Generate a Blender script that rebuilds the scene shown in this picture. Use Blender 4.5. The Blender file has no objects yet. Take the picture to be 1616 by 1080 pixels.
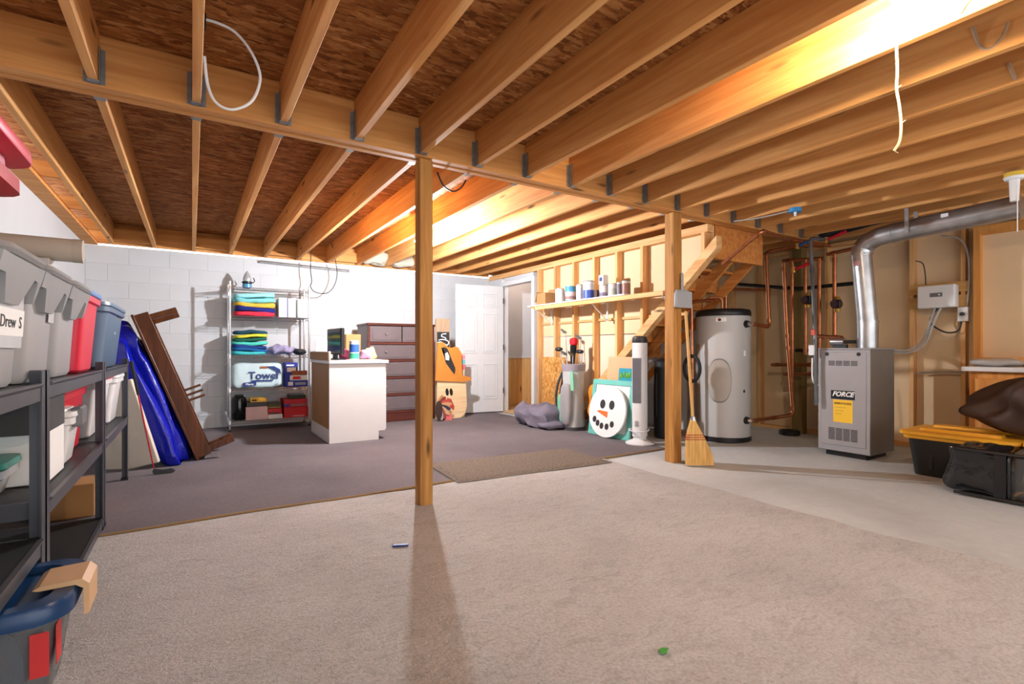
import bpy, bmesh, math, random
from mathutils import Vector, Matrix, noise, Euler
random.seed(7)
PI = math.pi
SC = bpy.context.scene
COL = SC.collection

# ------------------------------------------------------------------ camera, world, exposure
CAM_H = 1.02
YAW = math.atan(505.0/800.0)
cam_data = bpy.data.cameras.new('camera')
cam_data.sensor_fit = 'HORIZONTAL'; cam_data.sensor_width = 36.0
cam_data.lens = 36.0*800.0/1616.0
cam_data.shift_y = 12.0/1616.0
cam_data.clip_start = 0.02
cam = bpy.data.objects.new('camera', cam_data); COL.objects.link(cam)
cam.location = (0, 0, CAM_H); cam.rotation_euler = (PI/2, 0, -YAW)
SC.camera = cam
SC.cycles.max_bounces = 6; SC.cycles.diffuse_bounces = 3; SC.cycles.glossy_bounces = 2; SC.cycles.transmission_bounces = 6
SC.cycles.caustics_reflective = False; SC.cycles.caustics_refractive = False
SC.view_settings.view_transform = 'Standard'; SC.view_settings.look = 'None'
SC.view_settings.exposure = 0.32; SC.view_settings.gamma = 1.0
SC.view_settings.use_curve_mapping = False
wd = bpy.data.worlds.new('world'); SC.world = wd; wd.use_nodes = True
wd.node_tree.nodes['Background'].inputs[0].default_value = (0.94, 0.97, 1.0, 1)
wd.node_tree.nodes['Background'].inputs[1].default_value = 2.7

S_, C_ = math.sin(YAW), math.cos(YAW)
def at(u, v, X=None, Y=None, Z=None):
    """photo pixel -> world point on the plane X=, Y= or Z="""
    l = (u-808.0)/800.0; t = (552.0-v)/800.0
    dx = S_+C_*l; dy = C_-S_*l
    d = (Z-CAM_H)/t if Z is not None else (X/dx if X is not None else Y/dy)
    return Vector((d*dx, d*dy, CAM_H+t*d))

# ------------------------------------------------------------------ materials
def lin(c):
    r = []
    for x in c:
        x /= 255.0
        r.append(x/12.92 if x <= .04045 else ((x+.055)/1.055)**2.4)
    return (r[0], r[1], r[2], 1)
MATS = {}
def base_mat(name):
    m = bpy.data.materials.new(name); m.use_nodes = True
    nt = m.node_tree; b = nt.nodes['Principled BSDF']
    return m, nt, b
def N(nt, t, **kw):
    n = nt.nodes.new(t)
    for k, v in kw.items(): setattr(n, k, v)
    return n
def coords(nt, scale=(1,1,1), which='Object', rot=(0,0,0)):
    tc = N(nt, 'ShaderNodeTexCoord'); mp = N(nt, 'ShaderNodeMapping')
    mp.inputs['Scale'].default_value = scale; mp.inputs['Rotation'].default_value = rot
    nt.links.new(tc.outputs[which], mp.inputs[0]); return mp.outputs[0]
def ramp(nt, fac, stops):
    r = N(nt, 'ShaderNodeValToRGB'); e = r.color_ramp.elements
    while len(e) < len(stops): e.new(0.5)
    for i, (p, c) in enumerate(stops): e[i].position = p; e[i].color = c
    nt.links.new(fac, r.inputs[0]); return r.outputs[0]
def tex(nt, vec, scale, detail=4, rough=.55, dist=0):
    n = N(nt, 'ShaderNodeTexNoise'); n.inputs['Scale'].default_value = scale
    n.inputs['Detail'].default_value = detail; n.inputs['Roughness'].default_value = rough
    n.inputs['Distortion'].default_value = dist
    nt.links.new(vec, n.inputs['Vector']); return n.outputs['Fac']
def bump(nt, b, h, strength, dist=.01):
    n = N(nt, 'ShaderNodeBump'); n.inputs['Strength'].default_value = strength
    n.inputs['Distance'].default_value = dist
    nt.links.new(h, n.inputs['Height']); nt.links.new(n.outputs[0], b.inputs['Normal'])
def mixc(nt, fac, a, c, mode='MIX'):
    n = N(nt, 'ShaderNodeMix'); n.data_type = 'RGBA'; n.blend_type = mode
    for s, val in ((0, fac), (6, a), (7, c)):
        if hasattr(val, 'links') or isinstance(val, bpy.types.NodeSocket): nt.links.new(val, n.inputs[s])
        else: n.inputs[s].default_value = val
    return n.outputs[2]
def pm(name, col, rough=.5, metal=0, var=.06, nscale=8, bmp=0, spec=.5, coat=0, trans=0, ior=1.45, alpha=1, sheen=0):
    """plain painted / plastic / metal with a little procedural mottling"""
    if name in MATS: return MATS[name]
    m, nt, b = base_mat(name)
    c = lin(col); v = coords(nt); f = tex(nt, v, nscale, 2)
    lo = tuple(x*(1-var) for x in c[:3])+(1,); hi = tuple(min(1, x*(1+var)) for x in c[:3])+(1,)
    nt.links.new(ramp(nt, f, [(.3, lo), (.7, hi)]), b.inputs['Base Color'])
    b.inputs['Roughness'].default_value = rough; b.inputs['Metallic'].default_value = metal
    b.inputs['Specular IOR Level'].default_value = spec; b.inputs['Coat Weight'].default_value = coat
    b.inputs['Transmission Weight'].default_value = trans; b.inputs['IOR'].default_value = ior
    b.inputs['Alpha'].default_value = alpha; b.inputs['Sheen Weight'].default_value = sheen
    if bmp: bump(nt, b, tex(nt, v, nscale*6, 3), bmp)
    MATS[name] = m; return m
def wood(name, c1, c2, axis='z', rough=.65, knots=True, scale=1.0, var=.10, sat=1.0):
    if name in MATS: return MATS[name]
    m, nt, b = base_mat(name)
    k = {'x': (1.2, 22, 22), 'y': (22, 1.2, 22), 'z': (22, 22, 1.2)}[axis]
    v = coords(nt, tuple(x*scale for x in k))
    oi = N(nt, 'ShaderNodeObjectInfo')
    off = N(nt, 'ShaderNodeVectorMath', operation='ADD')
    sc = N(nt, 'ShaderNodeVectorMath', operation='SCALE'); sc.inputs['Scale'].default_value = 37
    comb = N(nt, 'ShaderNodeCombineXYZ')
    for i in range(3): nt.links.new(oi.outputs['Random'], comb.inputs[i])
    nt.links.new(comb.outputs[0], sc.inputs[0]); nt.links.new(v, off.inputs[0]); nt.links.new(sc.outputs[0], off.inputs[1])
    f = tex(nt, off.outputs[0], 1.0, 3, .6, .6)
    col = ramp(nt, f, [(.28, lin(c1)), (.5, lin([(a+d)/2 for a, d in zip(c1, c2)])), (.72, lin(c2))])
    if knots:
        kk = {'x': (1.6, 7, 7), 'y': (7, 1.6, 7), 'z': (7, 7, 1.6)}[axis]
        v2 = coords(nt, kk)
        off2 = N(nt, 'ShaderNodeVectorMath', operation='ADD')
        nt.links.new(v2, off2.inputs[0]); nt.links.new(sc.outputs[0], off2.inputs[1])
        vo = N(nt, 'ShaderNodeTexVoronoi'); vo.inputs['Scale'].default_value = .9
        nt.links.new(off2.outputs[0], vo.inputs['Vector'])
        kf = ramp(nt, vo.outputs['Distance'], [(.05, (1, 1, 1, 1)), (.13, (0, 0, 0, 1))])
        dark = lin([x*.52 for x in c1])
        col = mixc(nt, kf, col, dark)
    mr = N(nt, 'ShaderNodeMapRange'); mr.inputs['To Min'].default_value = 1-var; mr.inputs['To Max'].default_value = 1+var
    nt.links.new(oi.outputs['Random'], mr.inputs['Value'])
    hs = N(nt, 'ShaderNodeHueSaturation'); nt.links.new(mr.outputs[0], hs.inputs['Value']); nt.links.new(col, hs.inputs['Color'])
    hs.inputs['Saturation'].default_value = sat
    nt.links.new(hs.outputs[0], b.inputs['Base Color']); b.inputs['Roughness'].default_value = rough
    b.inputs['Specular IOR Level'].default_value = .25
    bump(nt, b, f, .15, .004)
    MATS[name] = m; return m
def osb(name, cols, scale=1.0, rough=.8):
    if name in MATS: return MATS[name]
    m, nt, b = base_mat(name)
    vw = coords(nt, (5*scale, 16*scale, 8*scale)); n0 = N(nt, 'ShaderNodeTexNoise'); n0.inputs['Scale'].default_value = 2.2
    nt.links.new(vw, n0.inputs['Vector'])
    mx = N(nt, 'ShaderNodeVectorMath', operation='MULTIPLY_ADD'); mx.inputs[1].default_value = (1.3, 1.3, 1.3)
    nt.links.new(n0.outputs['Color'], mx.inputs[0]); nt.links.new(vw, mx.inputs[2])
    vo = N(nt, 'ShaderNodeTexVoronoi'); vo.inputs['Scale'].default_value = 2.6; nt.links.new(mx.outputs[0], vo.inputs['Vector'])
    sp = N(nt, 'ShaderNodeSeparateColor'); nt.links.new(vo.outputs['Color'], sp.inputs[0])
    c = ramp(nt, sp.outputs[0], [(0, lin(cols[0])), (.25, lin(cols[1])), (.7, lin(cols[2])), (1, lin(cols[3]))])
    g = tex(nt, vw, 1.1, 6, .7)
    c2 = ramp(nt, g, [(.3, (.42, .38, .36, 1)), (.62, (1.05, 1.05, 1.05, 1))])
    nt.links.new(mixc(nt, .8, c, c2, 'MULTIPLY'), b.inputs['Base Color'])
    b.inputs['Roughness'].default_value = rough; b.inputs['Specular IOR Level'].default_value = .2
    bump(nt, b, sp.outputs[0], .25, .004)
    MATS[name] = m; return m
def emit(name, col, s):
    if name in MATS: return MATS[name]
    m, nt, b = base_mat(name)
    b.inputs['Base Color'].default_value = lin(col); b.inputs['Emission Color'].default_value = lin(col)
    b.inputs['Emission Strength'].default_value = s
    MATS[name] = m; return m

def carpet_mat():
    m, nt, b = base_mat('beige_carpet'); v = coords(nt)
    f1 = tex(nt, v, 1.3, 5, .6, .4); f2 = tex(nt, v, 75, 3, .8); f3 = tex(nt, coords(nt, (4, 9, 4)), 2.0, 4, .7, 1.4)
    c = ramp(nt, f1, [(.3, lin((178, 175, 173))), (.7, lin((200, 197, 195)))])
    d = ramp(nt, f2, [(.30, (.62, .60, .58, 1)), (.6, (1.05, 1.05, 1.05, 1))])
    e = ramp(nt, f3, [(.34, (.72, .70, .67, 1)), (.52, (1.02, 1.02, 1.02, 1))])
    c = mixc(nt, .75, c, d, 'MULTIPLY'); c = mixc(nt, .55, c, e, 'MULTIPLY')
    nt.links.new(c, b.inputs['Base Color']); b.inputs['Roughness'].default_value = .95
    b.inputs['Specular IOR Level'].default_value = .1; b.inputs['Sheen Weight'].default_value = .2
    ad = N(nt, 'ShaderNodeMath', operation='ADD'); nt.links.new(f2, ad.inputs[0]); nt.links.new(f3, ad.inputs[1])
    bump(nt, b, ad.outputs[0], .55, .02); return m
def rug_mat():
    m, nt, b = base_mat('ribbed_grey_carpet'); v = coords(nt)
    wv = N(nt, 'ShaderNodeTexWave', bands_direction='Y'); wv.inputs['Scale'].default_value = 14
    wv.inputs['Distortion'].default_value = 1.2; wv.inputs['Detail'].default_value = 3; wv.inputs['Detail Scale'].default_value = 6
    nt.links.new(v, wv.inputs['Vector']); f2 = tex(nt, coords(nt, (40, 90, 40)), 1.5, 4, .7); f1 = tex(nt, v, .9, 4)
    c = ramp(nt, f1, [(.3, lin((112, 106, 111))), (.7, lin((132, 126, 130)))])
    c = mixc(nt, .45, c, ramp(nt, wv.outputs['Fac'], [(.1, (.62, .6, .6, 1)), (.7, (1.05, 1.05, 1.05, 1))]), 'MULTIPLY')
    c = mixc(nt, .5, c, ramp(nt, f2, [(.35, (.65, .65, .65, 1)), (.6, (1.08, 1.08, 1.08, 1))]), 'MULTIPLY')
    nt.links.new(c, b.inputs['Base Color']); b.inputs['Roughness'].default_value = .95; b.inputs['Specular IOR Level'].default_value = .1
    bump(nt, b, wv.outputs['Fac'], .5, .01); return m
def concrete_mat():
    m, nt, b = base_mat('concrete'); v = coords(nt)
    f1 = tex(nt, v, .8, 6, .6, .6); f2 = tex(nt, v, 14, 6, .7)
    c = ramp(nt, f1, [(.25, lin((172, 176, 177))), (.5, lin((196, 200, 201))), (.8, lin((210, 214, 214)))])
    c = mixc(nt, .4, c, ramp(nt, f2, [(.3, (.8, .8, .8, 1)), (.65, (1.05, 1.05, 1.05, 1))]), 'MULTIPLY')
    nt.links.new(c, b.inputs['Base Color']); b.inputs['Roughness'].default_value = .6
    bump(nt, b, f2, .08, .005); return m

JOIST = wood('joist_spruce', (206, 138, 74), (236, 178, 110), 'y', var=.10)
BEAMW = wood('beam_wood', (196, 128, 66), (228, 166, 98), 'x', var=.08)
STUD = wood('stud_pine', (208, 150, 92), (240, 196, 140), 'z', var=.10)
STUDX = wood('plate_pine', (208, 150, 92), (240, 196, 140), 'y', var=.08)
STAIRW = wood('stair_wood', (186, 112, 52), (222, 150, 82), 'y', var=.08)
POSTW = wood('treated_post', (150, 98, 46), (204, 152, 84), 'z', var=.06)
POSTG = wood('green_treated_post', (110, 88, 48), (146, 122, 72), 'z', var=.05)
OSBM = osb('ceiling_osb', [(126, 76, 34), (160, 100, 50), (184, 122, 66), (204, 148, 90)])
OSBL = osb('light_osb', [(176, 112, 48), (206, 144, 70), (226, 168, 92), (240, 192, 120)], 1.6)
WHITEP = pm('white_block_paint', (208, 209, 211), .55, var=.025, nscale=3, bmp=.04)
WHITE = pm('white_paint', (220, 220, 220), .4, var=.02)
TAN = pm('tan_drywall_back', (232, 204, 164), .85, var=.05, nscale=2)
TANL = pm('pale_drywall', (226, 210, 186), .85, var=.04, nscale=2)
GALV = pm('galvanised_steel', (176, 178, 180), .33, .85, var=.15, nscale=9)
HANG = pm('hanger_steel', (150, 152, 152), .4, .7, var=.15, nscale=30)
CHROME = pm('chrome', (205, 205, 208), .22, .9, var=.05)
COPPER = pm('copper', (178, 112, 74), .34, .85, var=.18, nscale=20)
BRASS = pm('brass', (206, 166, 84), .35, .8, var=.1, nscale=20)
BLACK = pm('black_plastic', (24, 24, 26), .4, var=.1)
BLACKM = pm('black_powder_steel', (84, 84, 90), .40, .3, var=.1)
DARK = pm('dark_grey', (58, 58, 60), .5, var=.1)
PAPER = pm('white_paper', (240, 240, 238), .7, var=.01)
CARD = pm('cardboard', (178, 132, 84), .85, var=.06, nscale=5)
RUB = pm('black_rubber', (20, 20, 20), .6, var=.1)
FABG = pm('grey_fabric', (140, 140, 142), .9, var=.1, nscale=40, bmp=.1)

# ------------------------------------------------------------------ mesh helpers
def T(name, label, cat, loc=(0, 0, 0), rz=0, group=None):
    o = bpy.data.objects.new(name, None); COL.objects.link(o)
    o.empty_display_size = .1
    o.location = loc; o.rotation_euler = (0, 0, rz); o['label'] = label; o['category'] = cat
    if group: o['group'] = group
    return o
def root_matrix(p):
    while p.parent: p = p.parent
    return Matrix.Translation(p.location) @ p.rotation_euler.to_matrix().to_4x4()
def new(name, bm, mat, parent=None, smooth=False, world=False, label=None, cat=None, group=None, kind=None, recalc=True, angle=35):
    """link the bmesh as ONE object; world=True: vertices are in world space and are brought into the thing's space"""
    if world and parent: bm.transform(root_matrix(parent).inverted())
    if recalc: bmesh.ops.recalc_face_normals(bm, faces=bm.faces)
    me = bpy.data.meshes.new(name)
    if smooth:
        for f in bm.faces: f.smooth = True
        for e in bm.edges:
            if len(e.link_faces) == 2 and e.calc_face_angle(0) > math.radians(angle): e.smooth = False
    bm.to_mesh(me); bm.free()
    o = bpy.data.objects.new(name, me); COL.objects.link(o)
    for mm in (mat if isinstance(mat, (list, tuple)) else [mat]): me.materials.append(mm)
    if parent: o.parent = parent
    if label: o['label'] = label
    if cat: o['category'] = cat
    if group: o['group'] = group
    if kind: o['kind'] = kind
    return o
def tag(o, label, cat, group=None, kind=None):
    o['label'] = label; o['category'] = cat
    if group: o['group'] = group
    if kind: o['kind'] = kind
    return o
def B(): return bmesh.new()
def share(src, loc, parent=None, name=None, rot=None):
    """another piece with the same mesh data"""
    o = bpy.data.objects.new(name or src.name.split('.')[0], src.data); COL.objects.link(o)
    o.location = loc
    if rot: o.rotation_euler = rot
    if parent: o.parent = parent
    return o
def copy_tree(o, parent=None):
    c = o.copy(); COL.objects.link(c); c.parent = parent
    for ch in o.children: copy_tree(ch, c)
    return c
def box(bm, x0, x1, y0, y1, z0, z1, bev=0, M=None, seg=1):
    if x0 > x1: x0, x1 = x1, x0
    if y0 > y1: y0, y1 = y1, y0
    if z0 > z1: z0, z1 = z1, z0
    vs = [bm.verts.new((x, y, z)) for x in (x0, x1) for y in (y0, y1) for z in (z0, z1)]
    q = [(0, 1, 3, 2), (4, 6, 7, 5), (0, 4, 5, 1), (2, 3, 7, 6), (0, 2, 6, 4), (1, 5, 7, 3)]
    fs = [bm.faces.new([vs[i] for i in f]) for f in q]
    if bev:
        es = list({e for f in fs for e in f.edges})
        r = bmesh.ops.bevel(bm, geom=es, offset=bev, segments=seg, affect='EDGES', profile=.5)
        vs = list({v for f in r['faces'] for v in f.verts} | {v for v in vs if v.is_valid})
    if M is not None: bmesh.ops.transform(bm, matrix=M, verts=[v for v in vs if v.is_valid])
    return bm
def bx(*a, **k): return box(B(), *a, **k)
def frame_at(a, b):
    z = (b-a).normalized(); up = Vector((0, 0, 1)) if abs(z.z) < .95 else Vector((0, 1, 0))
    x = up.cross(z).normalized(); y = z.cross(x)
    return x, y, z
def tube(bm, pts, r, n=8, cap=True):
    pts = [Vector(p) for p in pts]; rs = r if isinstance(r, (list, tuple)) else [r]*len(pts)
    prev = None; rings = []
    for i, p in enumerate(pts):
        t = (pts[min(i+1, len(pts)-1)]-pts[max(i-1, 0)])
        if t.length < 1e-9: t = Vector((0, 0, 1))
        t.normalize()
        if prev is None:
            up = Vector((0, 0, 1)) if abs(t.z) < .9 else Vector((0, 1, 0))
            x = up.cross(t).normalized()
        else:
            x = (prev-t*prev.dot(t))
            x = x.normalized() if x.length > 1e-6 else Vector((1, 0, 0))
        prev = x; y = t.cross(x)
        rings.append([bm.verts.new(p+(x*math.cos(2*PI*k/n)+y*math.sin(2*PI*k/n))*rs[i]) for k in range(n)])
    for a, c in zip(rings, rings[1:]):
        for k in range(n): bm.faces.new((a[k], a[(k+1) % n], c[(k+1) % n], c[k]))
    if cap: bm.faces.new(rings[0][::-1]); bm.faces.new(rings[-1])
    return bm
def tb(pts, r, n=8): return tube(B(), pts, r, n)
def fillet(pts, r, k=4):
    pts = [Vector(p) for p in pts]; out = [pts[0]]
    for i in range(1, len(pts)-1):
        a, b, c = pts[i-1], pts[i], pts[i+1]; d1 = (a-b); d2 = (c-b)
        q = min(r, d1.length*.45, d2.length*.45); s = b+d1.normalized()*q; e = b+d2.normalized()*q
        for j in range(k+1):
            t = j/k; out.append(s*(1-t)**2+b*2*t*(1-t)+e*t*t)
    out.append(pts[-1]); return out
def smooth_path(pts, k=6):
    pts = [Vector(p) for p in pts]; out = []
    for i in range(len(pts)-1):
        p0, p1, p2, p3 = pts[max(i-1, 0)], pts[i], pts[i+1], pts[min(i+2, len(pts)-1)]
        for j in range(k):
            t = j/k
            out.append(.5*((2*p1)+(p2-p0)*t+(2*p0-5*p1+4*p2-p3)*t*t+(3*p1-p0-3*p2+p3)*t**3))
    out.append(pts[-1]); return out
def loft(bm, rings, cap0=True, cap1=True):
    rr = [[bm.verts.new(p) for p in r] for r in rings]; n = len(rr[0])
    for a, c in zip(rr, rr[1:]):
        for k in range(n): bm.faces.new((a[k], a[(k+1) % n], c[(k+1) % n], c[k]))
    if cap0: bm.faces.new(rr[0][::-1])
    if cap1: bm.faces.new(rr[-1])
    return bm
def rrect(cx, cy, w, d, r, z, n=4):
    r = min(r, w*.49, d*.49); out = []
    for sx, sy, a0 in ((1, 1, 0), (-1, 1, PI/2), (-1, -1, PI), (1, -1, 1.5*PI)):
        for j in range(n+1):
            a = a0+PI/2*j/n
            out.append((cx+sx*(w/2-r)+r*math.cos(a), cy+sy*(d/2-r)+r*math.sin(a), z))
    return out
def circ(cx, cy, r, z, n=24): return [(cx+r*math.cos(2*PI*k/n), cy+r*math.sin(2*PI*k/n), z) for k in range(n)]
def lathe(bm, prof, cx=0, cy=0, n=24): return loft(bm, [circ(cx, cy, max(r, 1e-4), z, n) for r, z in prof])
def prism(bm, poly, y0, y1, plane='xz'):
    """polygon (a, b) extruded; plane xz: along y, yz: along x, xy: along z"""
    def P(a, b, t): return {'xz': (a, t, b), 'yz': (t, a, b), 'xy': (a, b, t)}[plane]
    v0 = [bm.verts.new(P(a, b, y0)) for a, b in poly]; v1 = [bm.verts.new(P(a, b, y1)) for a, b in poly]
    n = len(poly)
    f0 = bm.faces.new(v0); f1 = bm.faces.new(v1[::-1])
    for k in range(n): bm.faces.new((v0[k], v1[k], v1[(k+1) % n], v0[(k+1) % n]))
    if n > 4: bmesh.ops.triangulate(bm, faces=[f0, f1])
    return bm
def ellipse(cx, cz, a, b, n=24, rot=0):
    return [(cx+a*math.cos(2*PI*k/n)*math.cos(rot)-b*math.sin(2*PI*k/n)*math.sin(rot), cz+a*math.cos(2*PI*k/n)*math.sin(rot)+b*math.sin(2*PI*k/n)*math.cos(rot)) for k in range(n)]
def blob(bm, c, s, p=3.0, amp=.02, freq=4, seed=0, nu=32, nv=18, flat=None, stretch=(1, 1, 1)):
    """lumpy super-ellipsoid: cloth bundles, folded towels, bags"""
    def sg(x, e): return math.copysign(abs(x)**e, x)
    e = 2.0/p; rings = []
    for i in range(nv+1):
        la = -PI/2+PI*i/nv; ring = []
        for j in range(nu):
            lo = 2*PI*j/nu
            q = Vector((sg(math.cos(la), e)*sg(math.cos(lo), e), sg(math.cos(la), e)*sg(math.sin(lo), e), sg(math.sin(la), e)))
            w = Vector((q.x*s[0], q.y*s[1], q.z*s[2]))
            nn = noise.noise_vector(Vector((w.x*stretch[0], w.y*stretch[1], w.z*stretch[2]))*freq+Vector((seed*7.1, seed*3.3, 0)))
            w += nn*amp; 
            if flat is not None: w.z = max(w.z, -s[2]*flat)
            ring.append(Vector(c)+w)
        rings.append(ring)
    return loft(bm, rings)
def txt(name, s, size, mat, parent, M, ext=.0006, sx=1, bold=0, shear=0, world=True, align='CENTER'):
    cu = bpy.data.curves.new(name, 'FONT'); cu.body = s; cu.size = size; cu.extrude = ext; cu.resolution_u = 3
    cu.align_x = align; cu.align_y = 'CENTER'; cu.offset = bold; cu.shear = shear
    o = bpy.data.objects.new('tmp', cu); COL.objects.link(o)
    dg = bpy.context.evaluated_depsgraph_get(); dg.update()
    me = bpy.data.meshes.new_from_object(o.evaluated_get(dg)); bpy.data.objects.remove(o); bpy.data.curves.remove(cu)
    bm = B(); bm.from_mesh(me); bpy.data.meshes.remove(me)
    bm.transform(M @ Matrix.Diagonal((sx, 1, 1, 1)))
    return new(name, bm, mat, parent, world=world)
def face_y(x, y, z, rz=0):   # text plane looking toward -Y (rz turns it about z)
    return Matrix.Translation((x, y, z)) @ Matrix.Rotation(rz, 4, 'Z') @ Matrix.Rotation(PI/2, 4, 'X')
def face_px(x, y, z, rz=0): return face_y(x, y, z, PI/2+rz)   # looking toward +X
def face_mx(x, y, z, rz=0):  # text plane looking toward -X
    return face_y(x, y, z, -PI/2+rz)
# ------------------------------------------------------------------ structure
XL, XR, YB, YF = -1.05, 6.35, 7.60, -2.6      # left wall, right wall, back wall, open end behind the camera
XS = 4.30                                     # stud wall beside the stairs
ZJ, ZT = 2.265, 2.50                          # joist underside, subfloor underside
YB0, YB1 = 3.05, 3.185                        # the built-up beam
JX = [.02+.4064*k for k in range(-2, 16)]

new('floor', bx(XL-.1, XR+.1, YF, YB+.1, -.12, 0), concrete_mat(), kind='structure', label='smooth grey concrete basement floor')
ceil = new('ceiling', bx(XL-.1, XR+.1, YF, YB+.1, ZT, ZT+.02), OSBM, kind='structure', label='brown oriented strand board subfloor over open joists')

# joists as pieces of the ceiling, each with its hanger at the beam
def hanger(j, y, s):
    bm = B(); w = .022
    box(bm, -w, w, y, y+s*.05, ZJ-.002, ZJ)             # seat under the joist
    for q in (-1, 1):
        box(bm, q*w, q*(w+.0025), y, y+s*.05, ZJ, ZJ+.165)
        box(bm, q*w, q*(w+.019), y, y+s*.0022, ZJ, ZJ+.165)
    return new('joist_hanger', bm, HANG, j)
ln, lf = YB0-YF, YB-YB1
jn = jf = None
for i, x in enumerate(JX):
    near_y1 = YB0-.001
    if jn is None:
        jn = new('joist', bx(-.019, .019, YF, near_y1, ZJ, ZT, bev=.002), JOIST, ceil); jn.location = (x, 0, 0)
        h0 = hanger(jn, near_y1, -1)
        jf = new('joist', bx(-.019, .019, YB1+.001, YB-.04, ZJ, ZT, bev=.002), JOIST, ceil); jf.location = (x, 0, 0)
        h1 = hanger(jf, YB1+.001, 1)
    else:
        a = share(jn, (x, 0, 0), ceil); share(h0, (0, 0, 0), a)
        if x < XS+.3 or x > 5.3:
            b = share(jf, (x, 0, 0), ceil); share(h1, (0, 0, 0), b)
# rim board and blocking over the back wall
new('rim_board', bx(XL, XS, YB-.04, YB, ZJ, ZT), BEAMW, ceil)
for i in range(0, 13, 2):
    new('blocking', bx(JX[i]+.02, JX[i+1]-.02 if i+1 < len(JX) else JX[i]+.38, YB-.16, YB-.12, ZJ+.02, ZJ+.16), BEAMW, ceil)
for y in (4.9, 5.9, 6.8):   # short bridging by the left wall
    new('bridging', bx(XL, JX[0]-.02, y, y+.038, ZJ+.01, ZJ+.12), BEAMW, ceil)
new('sill_plate', bx(XL-.05, XL+.12, YF, YB, ZJ-.02, ZJ+.02), BEAMW, ceil)

for k in (7, 8):
    new('insulation', blob(B(), ((JX[k]+JX[k+1])/2+.01, YB-.25, ZJ+.10), (.17, .10, .09), 4, .05, 9, k, 28, 14), pm('white_batt', (196, 186, 168), .9, var=.08, nscale=14), ceil, smooth=True, angle=80)
# beam of three plies
beam = T('support_beam', 'long built-up wooden beam of three boards carrying the joists', 'beam', (0, 0, 0))
for k in range(3):
    y0 = YB0+k*.045
    new('ply', bx(XL, 6.3, y0, y0+.0435, ZJ-.008+(.003 if k == 1 else 0), ZT-.001, bev=.002), BEAMW, beam)
# posts
def post(x, y, label, mat=POSTW, w=.089, z1=ZJ-.009, name='support_post'):
    o = new(name, bx(-w/2, w/2, -w/2, w/2, 0, z1, bev=.004), mat); o.location = (x, y, 0)
    tag(o, label, 'post'); return o
post(1.285, 3.117, 'square wooden post in the middle of the room under the beam')
p2 = post(3.70, 3.117, 'square wooden post beside the straw broom and grey dustpan', w=.105)

# back wall: painted concrete blocks
wb = new('wall_back', bx(XL-.15, XS+.8, YB+.004, YB+.2, 0, ZJ-.02), WHITEP, kind='structure', label='white painted concrete block wall at the back')
full = half = None
for r in range(11):
    z = r*.2032+.1016; x = XL
    if r % 2: widths = [.2032]+[.4064]*12+[.2032]
    else: widths = [.4064]*13
    for w in widths:
        if w > .3:
            if full is None:
                full = new('block', bx(-.2014, .2014, 0, .012, -.0998, .0998, bev=.0025), WHITEP, wb); full.location = (x+w/2, YB, z)
            else: share(full, (x+w/2, YB, z), wb)
        else:
            if half is None:
                half = new('block', bx(-.0998, .0998, 0, .012, -.0998, .0998, bev=.0025), WHITEP, wb); half.location = (x+w/2, YB, z)
            else: share(half, (x+w/2, YB, z), wb)
        x += w
new('wall_left', bx(XL-.15, XL, YF, YB+.1, 0, ZJ-.02), WHITEP, kind='structure', label='white painted wall behind the black shelving')

# right wall: studs with the tan back of drywall behind
wr = new('wall_right', bx(XR+.089, XR+.11, YF, YB, 0, ZT), TAN, kind='structure', label='tan drywall back behind open studs at the furnace')
new('sole_plate', bx(XR, XR+.089, YF, YB, 0, .038), STUDX, wr)
new('top_plate', bx(XR, XR+.089, YF, YB, ZJ-.04, ZJ), STUDX, wr)
ys = [2.25+.42*k for k in range(-9, 8)]
st0 = None
for y in ys:
    if st0 is None:
        st0 = new('stud', bx(0, .089, -.019, .019, .038, ZJ-.04, bev=.002), STUD, wr); st0.location = (XR, y, 0)
    else: share(st0, (XR, y, 0), wr)
gp = post(6.27, 3.36, 'greenish treated wooden post in the corner behind the copper pipes', POSTG, .12)

# stud wall beside the stairs, cut off along the stair slope
SLOPE = .877
def stair_z(y): return 2.06-SLOPE*(y-3.10)     # line of the sloped plate
ws = T('stud_wall', 'open stud wall with tan drywall back holding the paint shelf', 'wall', (XS, 0, 0))
ws['kind'] = 'structure'; ws.name = 'wall_stair'
def W(name, bm, mat): return new(name, bm, mat, ws, world=True)
for k in range(8):
    y = 6.10-.4064*k
    z0 = 0 if y > 5.4 else max(0, stair_z(y)+.07)
    W('stud', prism(B(), [(y-.019, 0 if z0 == 0 else stair_z(y-.019)+.07), (y+.019, 0 if z0 == 0 else stair_z(y+.019)+.07), (y+.019, ZJ-.078), (y-.019, ZJ-.078)], XS, XS+.089, 'yz'), STUD)
W('top_plate', bx(XS, XS+.089, 3.2, 7.55, ZJ-.04, ZJ-.002), STUDX)
W('top_plate', bx(XS, XS+.089, 3.2, 7.55, ZJ-.078, ZJ-.041), STUDX)
W('sloped_plate', prism(B(), [(5.38, stair_z(5.38)-.05), (3.10, stair_z(3.10)-.05), (3.10, stair_z(3.10)+.07), (5.38, stair_z(5.38)+.07)], XS, XS+.089, 'yz'), STUDX)
W('drywall_panel', prism(B(), [(6.15, 1.21), (4.16, 1.21), (3.2, stair_z(3.2)+.06), (3.2, ZJ-.01), (6.15, ZJ-.01)], XS+.09, XS+.102, 'yz'), TAN)
W('drywall_panel', prism(B(), [(6.15, 0), (5.40, 0), (5.40, stair_z(5.4)+.06), (4.17, stair_z(4.17)+.06), (4.17, 1.2), (6.15, 1.2)], XS+.09, XS+.102, 'yz'), TANL)
W('ledger', bx(XS+.066, XS+.089, 3.5, 6.1, 1.38, 1.41), STUDX)
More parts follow.
